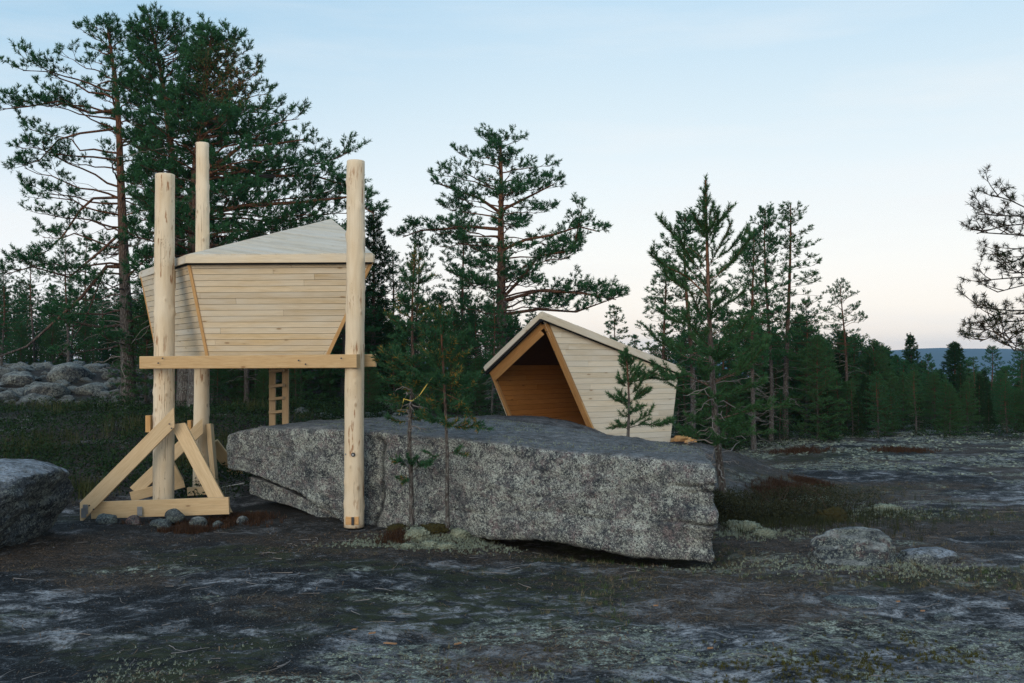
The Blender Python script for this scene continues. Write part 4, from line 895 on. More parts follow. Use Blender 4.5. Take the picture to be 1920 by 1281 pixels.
# --- two young yellowing pines in front of the slab
Y = 12.28; b = atY(839, Y); tr = densify(px_trunk([(840, 1003), (838, 940), (839, 860), (836, 790), (832, 700), (828, 640), (826, 585)], Y, b), 18); tr[0][2] = -.06
prof = px_prof([(790, 50, 62), (745, 85, 70), (710, 80, 60), (670, 70, 62), (635, 50, 45), (600, 28, 25), (585, 4, 4)], Y, b)
lm = auto_limbs(tr, prof, rg, step=.19, per=4.2, e_top=.95, e_bot=-.05, droop=-.1, r=.007, brush_=True, rmin=.05)
for pts in ([(838, 740), (870, 755), (885, 780), (895, 802)], [(838, 850), (855, 848), (872, 853)], [(838, 848), (815, 858), (800, 872)]): lm.append(dict(path=px_path(pts, Y, b, list(np.linspace(0, -.2, len(pts)))), r=.006, brush=True, t0=.3))
conifer('young_pine', b, tr, .026, lm, 'young', 7, needle=M_NEEDLE_YG, label='thin-trunked young pine with yellowed needles, in front of the middle of the slab', trunk_low=-.15)
Y = 12.62; b = atY(771, Y); tr = densify(px_trunk([(772, 985), (771, 900), (767, 830), (770, 760), (776, 690), (772, 620), (774, 540), (778, 470)], Y, b), 20); tr[0][2] = -.06
prof = px_prof([(780, 45, 45), (740, 70, 60), (690, 78, 65), (640, 66, 60), (590, 50, 50), (540, 35, 40), (500, 22, 24), (470, 4, 4)], Y, b)
lm = auto_limbs(tr, prof, rg, step=.21, per=4.0, e_top=.95, e_bot=-.1, droop=-.1, r=.008, brush_=True, rmin=.05)
for pts in ([(770, 882), (755, 868), (740, 866)], [(771, 884), (788, 872), (806, 872)], [(770, 886), (775, 870), (778, 860)], [(771, 890), (762, 900), (756, 905)]): lm.append(dict(path=px_path(pts, Y, b, list(np.linspace(0, -.25, len(pts)))), r=.005, brush=True, t0=.3))
conifer('young_pine', b, tr, .030, lm, 'young', 8, needle=M_NEEDLE_YG, label='crooked young pine with a yellow ribbon in it, just right of the right-hand post', trunk_low=-.15, dead=dead_limbs(tr, 1.0, 1.9, 20, .35, rg, 3))
# ribbon
rb = px_path([(812, 706), (800, 722), (786, 742), (772, 752), (757, 748), (754, 762), (748, 778)], 12.1, Vector((0, 0, 0)))
V = []; 
for i, p in enumerate(rb):
    w_ = .004 * math.cos(i * .8) ; V += [p + np.array([w_, .003, .0055]), p - np.array([w_, .003, .0055])]
Qn = np.array([[2 * i, 2 * i + 1, 2 * i + 3, 2 * i + 2] for i in range(len(rb) - 1)])
o = link('ribbon', np_mesh('ribbon', V, Qn, M_TAPE)); tag(o, 'yellow ribbon of tape tied across the young pines before the slab', 'ribbon')
# --- near pine whose bare-ish boughs reach in from the right edge
Y = 9.6; b = atY(2120, Y); tr = densify(px_trunk([(2120, 1040), (2115, 700), (2110, 500), (2105, 250), (2100, 40)], Y, b)); tr[0][2] = -.1
lm = []
for pts, r in (([(2112, 420), (2020, 402), (1960, 402), (1910, 406), (1850, 404), (1816, 402)], .013), ([(1990, 402), (1920, 398), (1875, 376), (1842, 366)], .008), ([(1950, 404), (1900, 420), (1862, 424), (1812, 438)], .007),
               ([(2112, 500), (2010, 462), (1940, 445), (1880, 440), (1818, 436)], .011), ([(1960, 450), (1920, 462), (1880, 468), (1848, 480)], .007), ([(1950, 450), (1915, 470), (1893, 485), (1872, 496)], .006),
               ([(2112, 590), (2020, 545), (1950, 522), (1890, 520), (1822, 526)], .010), ([(1950, 523), (1920, 530), (1880, 540), (1850, 548)], .006), ([(1930, 522), (1905, 512), (1880, 512)], .005),
               ([(2114, 650), (2020, 600), (1940, 583), (1870, 582), (1806, 576)], .011), ([(1990, 594), (1920, 600), (1860, 604), (1818, 625)], .007), ([(1950, 590), (1900, 620), (1850, 628), (1818, 640)], .006), ([(2000, 600), (1930, 630), (1885, 650), (1865, 628)], .007),
               ([(2114, 720), (2010, 668), (1940, 662), (1880, 656), (1858, 630)], .010), ([(1960, 585), (1900, 588), (1850, 590), (1830, 602)], .005)):
    dy = list(np.linspace(0, -.5 + rg.uniform(-.5, .5), len(pts))); pts = [(x_ + 20, y_) for x_, y_ in pts]; lm.append(dict(path=px_path(pts, Y, b, dy), r=r * .9, t0=.45, gap=.15, l2k=.14, l2max=.22, dens=1.3))
lm += auto_limbs(tr, px_prof([(700, 60, 150), (450, 110, 240), (200, 100, 200), (40, 20, 20)], Y, b), np.random.RandomState(3), step=.5, per=4, r=.02, gap=.1, t0=.4, dens=.7, l2k=.25, l2max=.35)
conifer('pine_tree', b, tr, .13, lm, 'near', 9, needle=M_NEEDLE_NR, label='pine outside the frame whose sparse drooping boughs hang in from the right edge', trunk_low=-.7)

# ---------------------------------------------------------------- prototypes copied through the forest
def proto(kind, seed, st='mid'):
    rg = np.random.RandomState(seed); H = 10.0
    if kind == 'slim':
        tr = [np.array([.12 * math.sin(z * .5 + seed), .1 * math.cos(z * .4), z]) for z in np.linspace(-.1, H, 12)]
        prof = [(3.6, .5, .4), (5, 1.0, .9), (6.5, 1.1, 1.15), (8, .85, .8), (9.2, .45, .5), (10, .08, .08)]; L = auto_limbs(tr, prof, rg, step=.38, per=4, r=.03, gap=.12, t0=.3)
        dd = dead_limbs(tr, .8, 4.2, 34, 1.1, rg, H); m = M_NEEDLE
    elif kind == 'airy':
        tr = [np.array([.08 * math.sin(z * .6 + seed), .1 * math.cos(z * .3), z]) for z in np.linspace(-.1, H, 12)]
        prof = [(3.0, .5, .6), (4.5, .8, 1.0), (6.2, .8, 1.25), (8, .55, .7), (9.2, .35, .35), (10, .05, .05)]; L = auto_limbs(tr, prof, rg, step=.42, per=4.2, r=.02, gap=.3, t0=.35, dens=.7, e_top=.6)
        dd = dead_limbs(tr, .8, 3.6, 26, 1.1, rg, H); m = M_NEEDLE2
    elif kind == 'full':
        tr = [np.array([.15 * math.sin(z * .4 + seed), .1 * math.cos(z * .5), z]) for z in np.linspace(-.1, H, 12)]
        prof = [(1.6, 1.3, 1.2), (3.2, 1.9, 1.7), (5, 1.9, 2.0), (7, 1.35, 1.5), (8.6, .8, .8), (10, .1, .1)]; L = auto_limbs(tr, prof, rg, step=.45, per=4.3, r=.035, gap=.08, t0=.3, l2max=1.0)
        dd = dead_limbs(tr, .4, 2.4, 20, 1.4, rg, H); m = M_NEEDLE
    elif kind == 'flat':
        tr = [np.array([.25 * math.sin(z * .35 + seed), .1 * math.cos(z * .5), z]) for z in np.linspace(-.1, H, 12)]
        prof = [(5.2, .6, 1.6), (6.2, 1.3, 2.1), (7.4, 1.6, 1.8), (8.7, 1.1, 1.2), (9.6, .6, .5), (10, .1, .1)]; L = auto_limbs(tr, prof, rg, step=.42, per=4.2, r=.04, gap=.1, t0=.45, l2max=.9, e_bot=.05)
        dd = dead_limbs(tr, 1.5, 5.5, 34, 1.6, rg, H); m = M_NEEDLE
    elif kind == 'spruce':
        tr = [np.array([.03 * math.sin(z), 0, z]) for z in np.linspace(-.1, H, 10)]
        prof = [(.5, 1.25, 1.3), (2, 1.3, 1.2), (4, 1.05, 1.1), (6, .8, .75), (8, .45, .45), (9.3, .2, .2), (10, .04, .04)]; L = auto_limbs(tr, prof, rg, step=.26, per=5.0, r=.02, gap=.05, t0=.15, e_top=.5, e_bot=-.45, droop=-.25, l2k=.3, l2max=.45)
        dd = (); m = M_SPRUCE
    else:   # bush pine
        tr = [np.array([.1 * math.sin(z * .7 + seed), 0, z]) for z in np.linspace(-.1, H, 10)]
        prof = [(.4, 2.3, 2.2), (2.5, 2.5, 2.6), (5, 2.1, 1.9), (7.5, 1.3, 1.3), (9, .7, .7), (10, .1, .1)]; L = auto_limbs(tr, prof, rg, step=.42, per=5.0, r=.03, gap=.05, t0=.22, e_top=.9, e_bot=.1, l2max=1.0)
        dd = (); m = M_NEEDLE2
    return dict(trunk=tr, limbs=L, st=st, seed=seed, needle=m, dead=dd, r={'slim': .11, 'airy': .10, 'full': .13, 'flat': .14, 'spruce': .12, 'bush': .12}[kind])
KIND = {}
def get_proto(kind, v, far):
    key = (kind, v, far)
    if key not in KIND:
        d = proto(kind, 100 + 17 * v + len(kind), 'far' if far else 'mid')
        r = thing('spruce_tree' if kind == 'spruce' else 'pine_tree', 'x', 'tree')
        conifer('', (0, 0, 0), d['trunk'], d['r'], d['limbs'], d['st'], d['seed'], needle=d['needle'], root=r, ns=7, dead=d['dead'])
        KIND[key] = [r, False]
    return KIND[key]
rgt = random.Random(77)
def plant(px, ytop, Y, kind, label, group=None, v=None, far=None, wide=1.0, zb=None):
    far = (Y > 36) if far is None else far; v = rgt.randint(0, 1) if v is None else v
    pr = get_proto(kind, v, far); x = (px - CX) / F * Y; z = gzs(x, Y) if zb is None else zb
    zt = P(px, ytop, Y).z; H = max(zt - z, .8); s = H / 10.0
    if not pr[1]: r = pr[0]; pr[1] = True
    else:
        src = pr[0]; r = src.copy(); COL.objects.link(r)
        for ch in src.children:
            c = ch.copy(); COL.objects.link(c); c.parent = r
    for k in ('group',):
        if k in r: del r[k]
    r.location = (x, Y, z - .05); r.rotation_euler = (0, 0, rgt.uniform(0, 6.28)); ws = s * wide * rgt.uniform(.92, 1.08); ws = max(ws, s * .8); r.scale = (ws, ws, s)
    tag(r, label, 'tree', group); return r
# singled-out trees
for a in [
    (700, 392, 27, 'spruce', 'dark narrow tree whose top shows just right of the right-hand post', 0, 1.3), (735, 470, 30, 'full', 'shorter dark pine to the right of the post-side narrow tree', 0, 1.0),
    (781, 432, 29, 'slim', 'thin pine with a tufted top left of the alone-standing spreading pine', 0, .9), (818, 545, 33, 'airy', 'small airy pine in the gap left of the spreading pine', 0, 1.0),
    (868, 385, 31, 'slim', 'slender pine close behind the spreading pine on its left', 1, 1.0), (925, 520, 24, 'slim', 'thin orange trunk pine directly left of the spreading pine trunk', 1, .6),
    (1150, 572, 45, 'airy', 'small pale pine above the sloping roof of the lean-to', 0, 1.2), (1188, 628, 50, 'airy', 'tiny pine peeping over the lean-to roof near its right half', 1, 1.2),
    (1292, 398, 24, 'slim', 'full pine top just left of the candle-topped young pine', 0, 1.25), (1245, 480, 25, 'airy', 'lower pine at the left end of the right-hand tree group', 1, 1.3),
    (1412, 428, 24, 'slim', 'dense pine between the candle-topped young pine and the tall pair', 1, 1.0), (1441, 388, 25.5, 'slim', 'left tree of the tall pair in the right-hand group', 0, 1.0),
    (1478, 380, 26, 'airy', 'right tree of the tall pair, sparse with see-through branches', 0, 1.45), (1512, 560, 28, 'full', 'bushy pine at the right flank of the tall pair', 1, .9),
    (1580, 530, 29, 'flat', 'pine with flat pads reaching right, standing apart right of the tall group', 0, .95), (1548, 640, 27, 'slim', 'thin low pine with a bare lower trunk beside the tall group', 1, .9),
    (1708, 624, 40, 'spruce', 'pointed spruce against the distant blue hill', 0, 1.1), (1790, 640, 38, 'spruce', 'broader dark spruce against the hill', 1, 1.7), (1858, 648, 36, 'slim', 'pine under the boughs near the right edge', 0, 1.3),
    (1648, 640, 33, 'airy', 'thin airy pine rising left of the pointed spruce', 0, 1.2), (1742, 662, 31, 'slim', 'slim pine between the pointed spruce and the broad dark spruce', 0, 1.1), (1826, 668, 34, 'airy', 'airy pine right of the broad dark spruce', 1, 1.3), (1915, 640, 30, 'full', 'full-crowned pine at the very right edge of the wood', 1, 1.0),
    (1885, 690, 27, 'airy', 'half-bare grey-trunked pine closest to the right edge', 1, .8), (1772, 700, 29, 'slim', 'thin pale-trunked pine right of centre in the right-hand wood', 1, .7),
    (462, 430, 24, 'flat', 'grey-trunked pine seen through the legs of the stilted pod', 1, 1.1), (560, 440, 25, 'full', 'bushy dark pine behind the raised pod', 1, 1.3), (640, 420, 26, 'full', 'dark pine filling the gap between the pod roof and the right-hand post', 0, 1.2),
    (125, 455, 34, 'slim', 'thin pine between the far-left boulders and the sky', 0, 1.2), (60, 470, 36, 'flat', 'flat-topped pine at the far left behind the boulder field', 1, .9), (160, 440, 38, 'airy', 'airy pine right behind the long bare limb at the left', 0, 1.2), (5, 500, 33, 'full', 'dark pine cut by the left edge behind the boulder field', 0, .9)]:
    plant(a[0], a[1], a[2], a[3], a[4], v=a[5], wide=a[6])
KW = dict(slim='slim pine', full='full-crowned pine', flat='flat-topped pine', spruce='pointed spruce', airy='thin airy pine', bush='low bushy pine')
def rows(where, marks, n, x0, x1, Y0, Y1, ytop, kinds, seed, wide=1.0):
    """marks: (pixel, words) - each tree is named by kind, height and the landmark it stands next to"""
    r = random.Random(seed); mid = (Y0 + Y1) / 2
    for i in range(n):
        px = x0 + (x1 - x0) * (i + r.uniform(-.4, 1.4)) / n; Y = Y0 + (Y1 - Y0) * r.random(); dy = r.uniform(-22, 34); kd = r.choice(kinds)
        mk = min(marks, key=lambda m: abs(m[0] - px))[1]; size = 'tall' if dy < -4 else ('low' if dy > 18 else 'middling')
        lab = '%s %s, %s %s, %s' % (size, KW[kd].replace('low ', ''), 'front of' if Y < mid else 'back of', where, mk)
        plant(px, ytop(px) + dy, Y, kd, lab, where + ' (' + mk + ')', wide=wide * r.uniform(.85, 1.2))
rows('far-left wood', [(-60, 'off the left edge'), (60, 'above the left stones'), (160, 'above the palest boulder'), (270, 'beside the pod')], 46, -160, 300, 36, 60, lambda x: 540 + .10 * x, ['slim', 'full', 'slim', 'flat'], 1)
rows('dark thicket', [(250, 'left of the left post'), (345, 'between the left posts'), (460, 'left of the ladder'), (590, 'right of the ladder'), (690, 'at the right post')], 42, 200, 720, 24.5, 44, lambda x: 560 if x < 380 else 500 + (x - 380) * .1, ['full', 'bush', 'slim', 'spruce'], 2, 1.15)
rows('fringe behind the slab', [(400, 'left of the ladder'), (600, 'right of the ladder'), (740, 'behind the ribbon'), (880, 'left of the lean-to')], 30, 330, 960, 22.8, 27, lambda x: 655, ['bush', 'bush', 'full'], 3, 1.1)
rows('wood left of the lean-to', [(720, 'near the right post'), (820, 'behind the yellowed pines'), (900, 'beside the orange trunk'), (980, 'behind the lean-to roof')], 34, 690, 1010, 26, 42, lambda x: 585 - 30 * math.exp(-((x - 870) / 60) ** 2), ['slim', 'full', 'spruce', 'airy', 'bush'], 4, 1.1)
rows('right-hand wood', [(1250, 'behind the lean-to end'), (1330, 'behind the candle-topped pine'), (1440, 'below the tall pair'), (1520, 'right of the tall pair')], 34, 1225, 1545, 25, 38, lambda x: 585 + abs(x - 1390) * .25, ['full', 'slim', 'bush', 'airy'], 5, 1.1)
rows('right-hand low fringe', [(1290, 'by the firewood'), (1400, 'right of the candle-topped pine'), (1500, 'below the tall pair'), (1620, 'under the flat-padded pine')], 32, 1265, 1700, 24, 30, lambda x: 715, ['bush', 'bush', 'spruce', 'full'], 6, 1.2)
rows('small wood below the hill', [(1520, 'by the tall pair'), (1620, 'under the flat-padded pine'), (1705, 'by the pointed spruce'), (1790, 'by the broad spruce'), (1870, 'under the hanging boughs'), (1960, 'off the right edge')], 96, 1480, 2050, 28, 58, lambda x: 694 - 62 * math.exp(-((x - 1590) / 75) ** 2), ['spruce', 'full', 'bush', 'slim', 'spruce'], 7, 1.2)
rows('far trees over the lean-to', [(1080, 'over the roof peak'), (1150, 'over the roof middle'), (1220, 'over the roof end')], 14, 1040, 1260, 46, 66, lambda x: 690, ['spruce', 'full', 'airy'], 8, 1.3)
rows('shadowy edge behind the stone field', [(-60, 'off the left edge'), (60, 'above the left stones'), (160, 'above the palest boulder'), (260, 'beside the long pine trunk')], 46, -140, 300, 34, 40, lambda x: 612, ['bush', 'full'], 9, 1.1)
rows('near right-hand wood edge', [(1540, 'right of the tall pair'), (1640, 'under the flat-padded pine'), (1740, 'below the hill'), (1840, 'by the half-bare pine'), (1940, 'at the right edge')], 26, 1520, 2010, 25.5, 29.5, lambda x: 712, ['bush', 'spruce', 'airy', 'full', 'bush'], 10, 1.2)
for key, (r, used) in KIND.items():
    if not used:
        for ch in list(r.children): bpy.data.objects.remove(ch)
        bpy.data.objects.remove(r)
# ---------------------------------------------------------------- far-off forest (one mass) and ground cover
rg = np.random.RandomState(9); N = 2600
yy = 95 + 640 * rg.rand(N) ** 1.5; xx = rg.uniform(-.95, .95, N) * yy * 1.0; zz = gz(xx, yy); hh = rg.uniform(6, 12, N); hh = np.minimum(hh, np.maximum(2.0, CAMZ + yy * np.where(xx > 0, -.004, .012) - zz + rg.uniform(-3, 0, N))); rr = np.maximum(hh * rg.uniform(.12, .2, N), .9)
Vs, Ts = [], []; nk = 7
ang = np.arange(nk) * 2 * math.pi / nk
for tier, (z0, z1, r_) in enumerate(((.12, .55, 1), (.35, .78, .72), (.58, 1.0, .45))):
    a = ang[None] + rg.uniform(0, 6, N)[:, None]; rad = rr[:, None] * r_ * rg.uniform(.6, 1.25, (N, nk))
    ring = np.stack([xx[:, None] + rad * np.cos(a), yy[:, None] + rad * np.sin(a), zz[:, None] + hh[:, None] * z0 + rg.uniform(-.25, .25, (N, nk))], -1)
    tip = np.stack([xx, yy, zz + hh * z1], -1)[:, None]; blk = np.concatenate([ring, tip], 1); off = sum(len(v) for v in Vs)
    i = np.arange(N)[:, None] * (nk + 1) + off; j = np.arange(nk)[None]
    Ts.append(np.stack([i + j, i + (j + 1) % nk, np.broadcast_to(i + nk, (N, nk))], -1).reshape(-1, 3)); Vs.append(blk.reshape(-1, 3))
o = link('distant_forest', np_mesh('distant_forest', np.concatenate(Vs), np.concatenate(Ts), M_SPRUCE)); tag(o, 'far-off conifer forest below the hill', kind='stuff')

def scatter(n, xr, yr, dens, seed):
    rg = np.random.RandomState(seed); x = rg.uniform(*xr, n); y = yr[0] + (yr[1] - yr[0]) * rg.rand(n) ** 1.5; keep = rg.rand(n) < dens(x, y); x, y = x[keep], y[keep]
    return x, y, gz(x, y, True), rg
def blades(name, x, y, z, rg, h, w_, n, lean, mats, lab):
    """n thin curved blades per clump"""
    N = len(x); az = rg.uniform(0, 6.28, (N, n)); hh = h * rg.uniform(.4, 1.2, (N, n)); ln = lean * rg.uniform(.2, 1.3, (N, n))
    bx = x[:, None] + rg.normal(0, h * .22, (N, n)); by = y[:, None] + rg.normal(0, h * .22, (N, n)); bz = np.repeat(z[:, None], n, 1) - .004
    ca, sa = np.cos(az), np.sin(az); wx, wy = -sa * w_ / 2, ca * w_ / 2
    m = lambda f, k: (bx + ca * hh * ln * f, by + sa * hh * ln * f, bz + hh * k)
    x1, y1, z1 = m(.35, .6); x2, y2, z2 = m(1.0, .95 - 0 * hh[0, 0])
    V = np.stack([np.stack([bx - wx, by - wy, bz], -1), np.stack([bx + wx, by + wy, bz], -1), np.stack([x1 + wx * .8, y1 + wy * .8, z1], -1), np.stack([x1 - wx * .8, y1 - wy * .8, z1], -1), np.stack([x2, y2, z2], -1)], 2).reshape(-1, 3)
    b_ = np.arange(N * n) * 5; Q4 = np.stack([b_, b_ + 1, b_ + 2, b_ + 3], -1); T3 = np.stack([b_ + 3, b_ + 2, b_ + 4], -1)
    return tag(link(name, np_mesh(name, V, [Q4, T3], mats)), lab, kind='stuff')
def leaf_mat(name, a, b, rough=.8):
    k = NT(name); g = k.n('ShaderNodeNewGeometry'); n = k.noise(k.co((1, 1, 1)), 3, 3)
    return k.fin(k.mix(k.math('MULTIPLY', k.math('ADD', n, g.outputs['Random Per Island']), .5), a, b), rough, spec=.1)
M_DRY = leaf_mat('dry_grass', (.05, .045, .025), (.24, .20, .11)); M_GRASS = leaf_mat('green_grass', (.02, .04, .012), (.10, .14, .045))
M_HEATH = leaf_mat('rusty_heather', (.020, .012, .008), (.095, .050, .028)); M_SHRUB = leaf_mat('blueberry_leaf', (.006, .017, .007), (.028, .058, .020))
M_LICH = leaf_mat('reindeer_lichen', (.10, .12, .09), (.36, .40, .30), .95); M_LITTER = leaf_mat('fallen_needles', (.04, .025, .015), (.26, .175, .11)); M_MOSS = leaf_mat('olive_moss', (.025, .028, .008), (.12, .11, .03), .95)
M_HEATH3 = leaf_mat('heath_stem', (.016, .022, .009), (.085, .095, .035)); M_HEATH2 = leaf_mat('dark_heath_stem', (.010, .016, .008), (.055, .060, .026)); M_BROWNSCRUB = leaf_mat('brown_green_scrub', (.012, .018, .010), (.055, .055, .028))
inv = lambda x, y: np.abs(x / y) < .60
lit_ = lambda x, y: cover(x, y)
slabmask = lambda x, y: ~((x > -4.2) & (x < 2.2) & (y > 14.9 - (x + 4.27) * .652 - .05) & (y < 14.9 - (x + 4.27) * .652 + 2.4))
# fallen needles and twiglets lying flat
x, y, z, rg = scatter(90000, (-9, 9), (5.8, 22), lambda x, y: inv(x, y) * slabmask(x, y) * (.12 + .88 * lit_(x, y)[0]), 1)
N = len(x); az = rg.uniform(0, 6.28, N); l = rg.uniform(.015, .05, N); wd = rg.uniform(.0016, .0035, N) * (1 + y * .06); d = np.stack([np.cos(az), np.sin(az), rg.normal(0, .2, N)], -1); s = np.stack([-np.sin(az), np.cos(az), 0 * az], -1); c = np.stack([x, y, z + .006], -1)
V = np.stack([c - d * l[:, None] - s * wd[:, None], c - d * l[:, None] + s * wd[:, None], c + d * l[:, None]], 1).reshape(-1, 3)
tag(link('fallen_needles', np_mesh('fallen_needles', V, np.arange(len(V)).reshape(-1, 3), M_LITTER)), 'fallen pine needles strewn over the rock', kind='stuff')
# grass
x, y, z, rg = scatter(15000, (-7, 10), (5.8, 20), lambda x, y: inv(x, y) * slabmask(x, y) * np.clip(lit_(x, y)[2] * sm(-.5, 2, x) * .9 + .06 * lit_(x, y)[0] + .5 * sm(2.0, 3.8, x) * (1 - sm(8, 13, y)) * lit_(x, y)[0], 0, 1), 2)
blades('dry_grass', x, y, z, rg, .055, .0028, 9, 1.0, M_DRY, 'dry grass straws on the ground at the lower right')
x, y, z, rg = scatter(3200, (.5, 9), (5.8, 16), lambda x, y: inv(x, y) * slabmask(x, y) * lit_(x, y)[2] * .8, 3)
blades('green_grass', x, y, z, rg, .06, .003, 10, .8, M_GRASS, 'short green grass tufts in the lower right')
# blueberry scrub left and behind the slab
def leaves(name, x, y, z, rg, h, size, n, mat, lab):
    N = len(x); p = np.stack([x[:, None] + rg.normal(0, h * .45, (N, n)), y[:, None] + rg.normal(0, h * .45, (N, n)), z[:, None] + h * (.35 + 1.3 * np.clip(.5 + fbm(x * 1.7, y * 1.7, 0, 3, 88), 0, 1))[:, None] * rg.rand(N, n) ** .7], -1)
    a = rg.normal(size=(N, n, 3)); a /= np.linalg.norm(a, axis=2)[..., None]; b_ = np.cross(a, rg.normal(size=(N, n, 3))); b_ /= np.linalg.norm(b_, axis=2)[..., None]
    sz = size * rg.uniform(.6, 1.3, (N, n, 1)); V = np.stack([p - a * sz, p + b_ * sz * .5, p + a * sz, p - b_ * sz * .5], 2).reshape(-1, 3)
    return tag(link(name, np_mesh(name, V, np.arange(len(V)).reshape(-1, 4), mat)), lab, kind='stuff')
x, y, z, rg = scatter(5800, (-14, -3.0), (15.2, 25.5), lambda x, y: (x / y > -.62) * sm(15.2, 16.6, y + .5 * fbm(x, y, 0, 2, 4)) * (1 - sm(23.0, 24.5, y + .8 * fbm(x * .7, y, 0, 2, 14)) * (x < -6)), 4)
leaves('blueberry_scrub', x, y, z, rg, .22, .026, 16, M_SHRUB, 'dark green blueberry scrub between the left boulder and the stone field')
x, y, z, rg = scatter(4000, (-4, 15), (16.5, 31), lambda x, y: np.where(x < 2, sm(19.2, 20.5, y), sm(23.8, 25, y + 1.2 * fbm(x * .5, y * .5, 0, 3, 24))) * (.25 + .75 * sm(-.1, .2, fbm(x * .6, y * .6, 0, 3, 34))), 5)
leaves('forest_floor_scrub', x, y, z, rg, .20, .026, 20, M_SHRUB, 'low green scrub along the foot of the forest')
# rusty heather patches
hp = [(on(405, 985), .75, .28), (on(455, 972), .5, .2), (on(1478, 915), .50, .35), (on(1445, 930), .4, .3), (on(745, 1010), .22, .14), (on(1520, 905), .35, .25), (on(1500, 845), .8, .3), (on(1690, 845), .7, .25), (on(350, 995), .35, .15)]
X, Yy = [], []; rg = np.random.RandomState(6)
for c, a, b_ in hp: n = int(min(900 * a * b_ / .1 * .35, 330)) + 60; X.append(rg.normal(c.x, a * .45, n)); Yy.append(rg.normal(c.y, b_ * .6, n))
x, y = np.concatenate(X), np.concatenate(Yy); z = gz(x, y, True)
blades('heather', x, y, z, rg, .085, .005, 10, .55, M_HEATH, 'rusty brown heather patches')
# tangled low shrubs at the right end of the slab, in separate clumps
rg = np.random.RandomState(61); X, Yy = [], []
for (cx, cy, sx, sy, n) in ((2.95, 14.2, .22, .3, 190), (3.5, 14.9, .25, .2, 150), (3.75, 14.1, .16, .18, 90), (4.2, 15.1, .2, .2, 90), (4.55, 14.5, .12, .12, 40), (3.2, 13.6, .12, .1, 40), (5.0, 15.4, .25, .15, 60)):
    X.append(rg.normal(cx, sx, n)); Yy.append(rg.normal(cy, sy, n))
x, y = np.concatenate(X), np.concatenate(Yy); z = gz(x, y)
leaves('tangled_scrub', x, y, z, rg, .24, .015, 34, M_BROWNSCRUB, 'dark brown-green scrub clumps at the foot of the slender young pine')
tw_ = []
for i in range(34):
    c = (rg.normal(3.7, .5), rg.normal(14.4, .4)); p = (c[0], c[1], gzs(*c)); tw_.append((limb_path(p, rg.uniform(0, 6.28), rg.uniform(.7, 1.5), rg.uniform(.1, 1.0), rg.uniform(.25, .7), rg, 5, .3), np.linspace(.006, .002, 6)))
V, Q4, _ = tubes(tw_, 3); tag(link('dry_brush', np_mesh('dry_brush', V, Q4, M_TWIG)), 'dry grey twigs sticking out of the scrub by the slender young pine', kind='stuff')
# reindeer lichen: cushions one can pick out, and crumbs
def cushion(c, r, hgt, seed, lab, mat=None):
    V, T = ICO[5]; V = V.copy(); o = seed * 3.1; N = V.copy()
    k1 = fbm(V[:, 0] * 1.5 + o, V[:, 1] * 1.5, V[:, 2] * 1.5, 3, seed); k2 = np.abs(fbm(V[:, 0] * 4.5 + o, V[:, 1] * 4.5, V[:, 2] * 4.5, 3, seed + 1)); k3 = fbm(V[:, 0] * 16, V[:, 1] * 16 + o, V[:, 2] * 16, 3, seed + 2)
    V = V * (1 + .32 * k1 + .42 * k2 + .22 * k3)[:, None] * np.array([r, r * .75, hgt])
    o_ = link('lichen_cushion', np_mesh('lichen_cushion', V, T, mat or M_LCUSH, True), loc=(c.x, c.y, c.z - hgt * .12)); return tag(o_, lab, 'lichen')
def lcush():
    k = NT('pale_reindeer_lichen'); n = k.noise(k.co((1, 1, 1), rnd=True), 9, 4, .6); v = k.voro(k.co((1, 1, 1), rnd=True), 42); f = k.noise(k.co((1, 1, 1), rnd=True), 90, 3, .7)
    col = k.mix(k.ramp(n, [(.3, 0), (.7, 1)]), (.22, .245, .18), (.40, .43, .32)); col = k.mix(k.ramp(f, [(.35, .8), (.52, 0)]), col, (.07, .08, .055))
    return k.fin(col, .95, k.bump(k.math('SUBTRACT', f, v), .9, .02), .1)
M_LCUSH = lcush()
M_MCUSH = (lambda k: k.fin(k.mix(k.noise(k.co((1, 1, 1), rnd=True), 40, 4, .7), (.014, .015, .006), (.075, .062, .024)), .95, k.bump(k.noise(k.co((1, 1, 1)), 60, 3), .9, .02), .1))(NT('brown_moss'))
for i, (px, py, r, h_, m, lab) in enumerate([
    (782, 1003, .15, .085, 0, 'largest pale lichen cushion left of the thin-trunked young pine'), (806, 1022, .10, .05, 0, 'small pale lichen cushion below the largest one at the young pines'),
    (860, 1002, .13, .07, 0, 'pale lichen cushion right of the thin-trunked young pine foot'), (835, 1025, .11, .04, 0, 'flat pale lichen patch in front of the thin-trunked pine foot'),
    (893, 1003, .10, .05, 0, 'pale lichen cushion farthest right in the bank before the slab'), (765, 1025, .09, .035, 0, 'thin lichen patch at the left of the bank before the slab'),
    (815, 992, .16, .07, 1, 'brown moss cushion between the two young pine stems'), (905, 1010, .20, .06, 1, 'brown moss cushion under the slab edge right of the young pines'),
    (745, 992, .12, .06, 1, 'brown moss cushion left of the crooked young pine'),
    (1400, 992, .20, .10, 0, 'large pale lichen cushion right of the slab corner'), (1375, 985, .13, .07, 0, 'smaller pale lichen cushion touching the large one by the slab corner'), (1432, 1002, .12, .07, 0, 'pale lichen lump right of the large cushion by the slab corner'),
    (1525, 942, .30, .10, 0, 'broad pale lichen mound in front of the rusty heather'), (1480, 945, .16, .06, 0, 'small pale lichen mound left of the broad one by the heather'), (1662, 955, .24, .07, 0, 'low lichen mound out on the open rock at the right'), (1560, 975, .22, .16, 1, 'dark olive moss hump behind the pale-capped boulder')]):
    cushion(on(px, py), r, h_, 60 + i, lab, M_MCUSH if m else None)
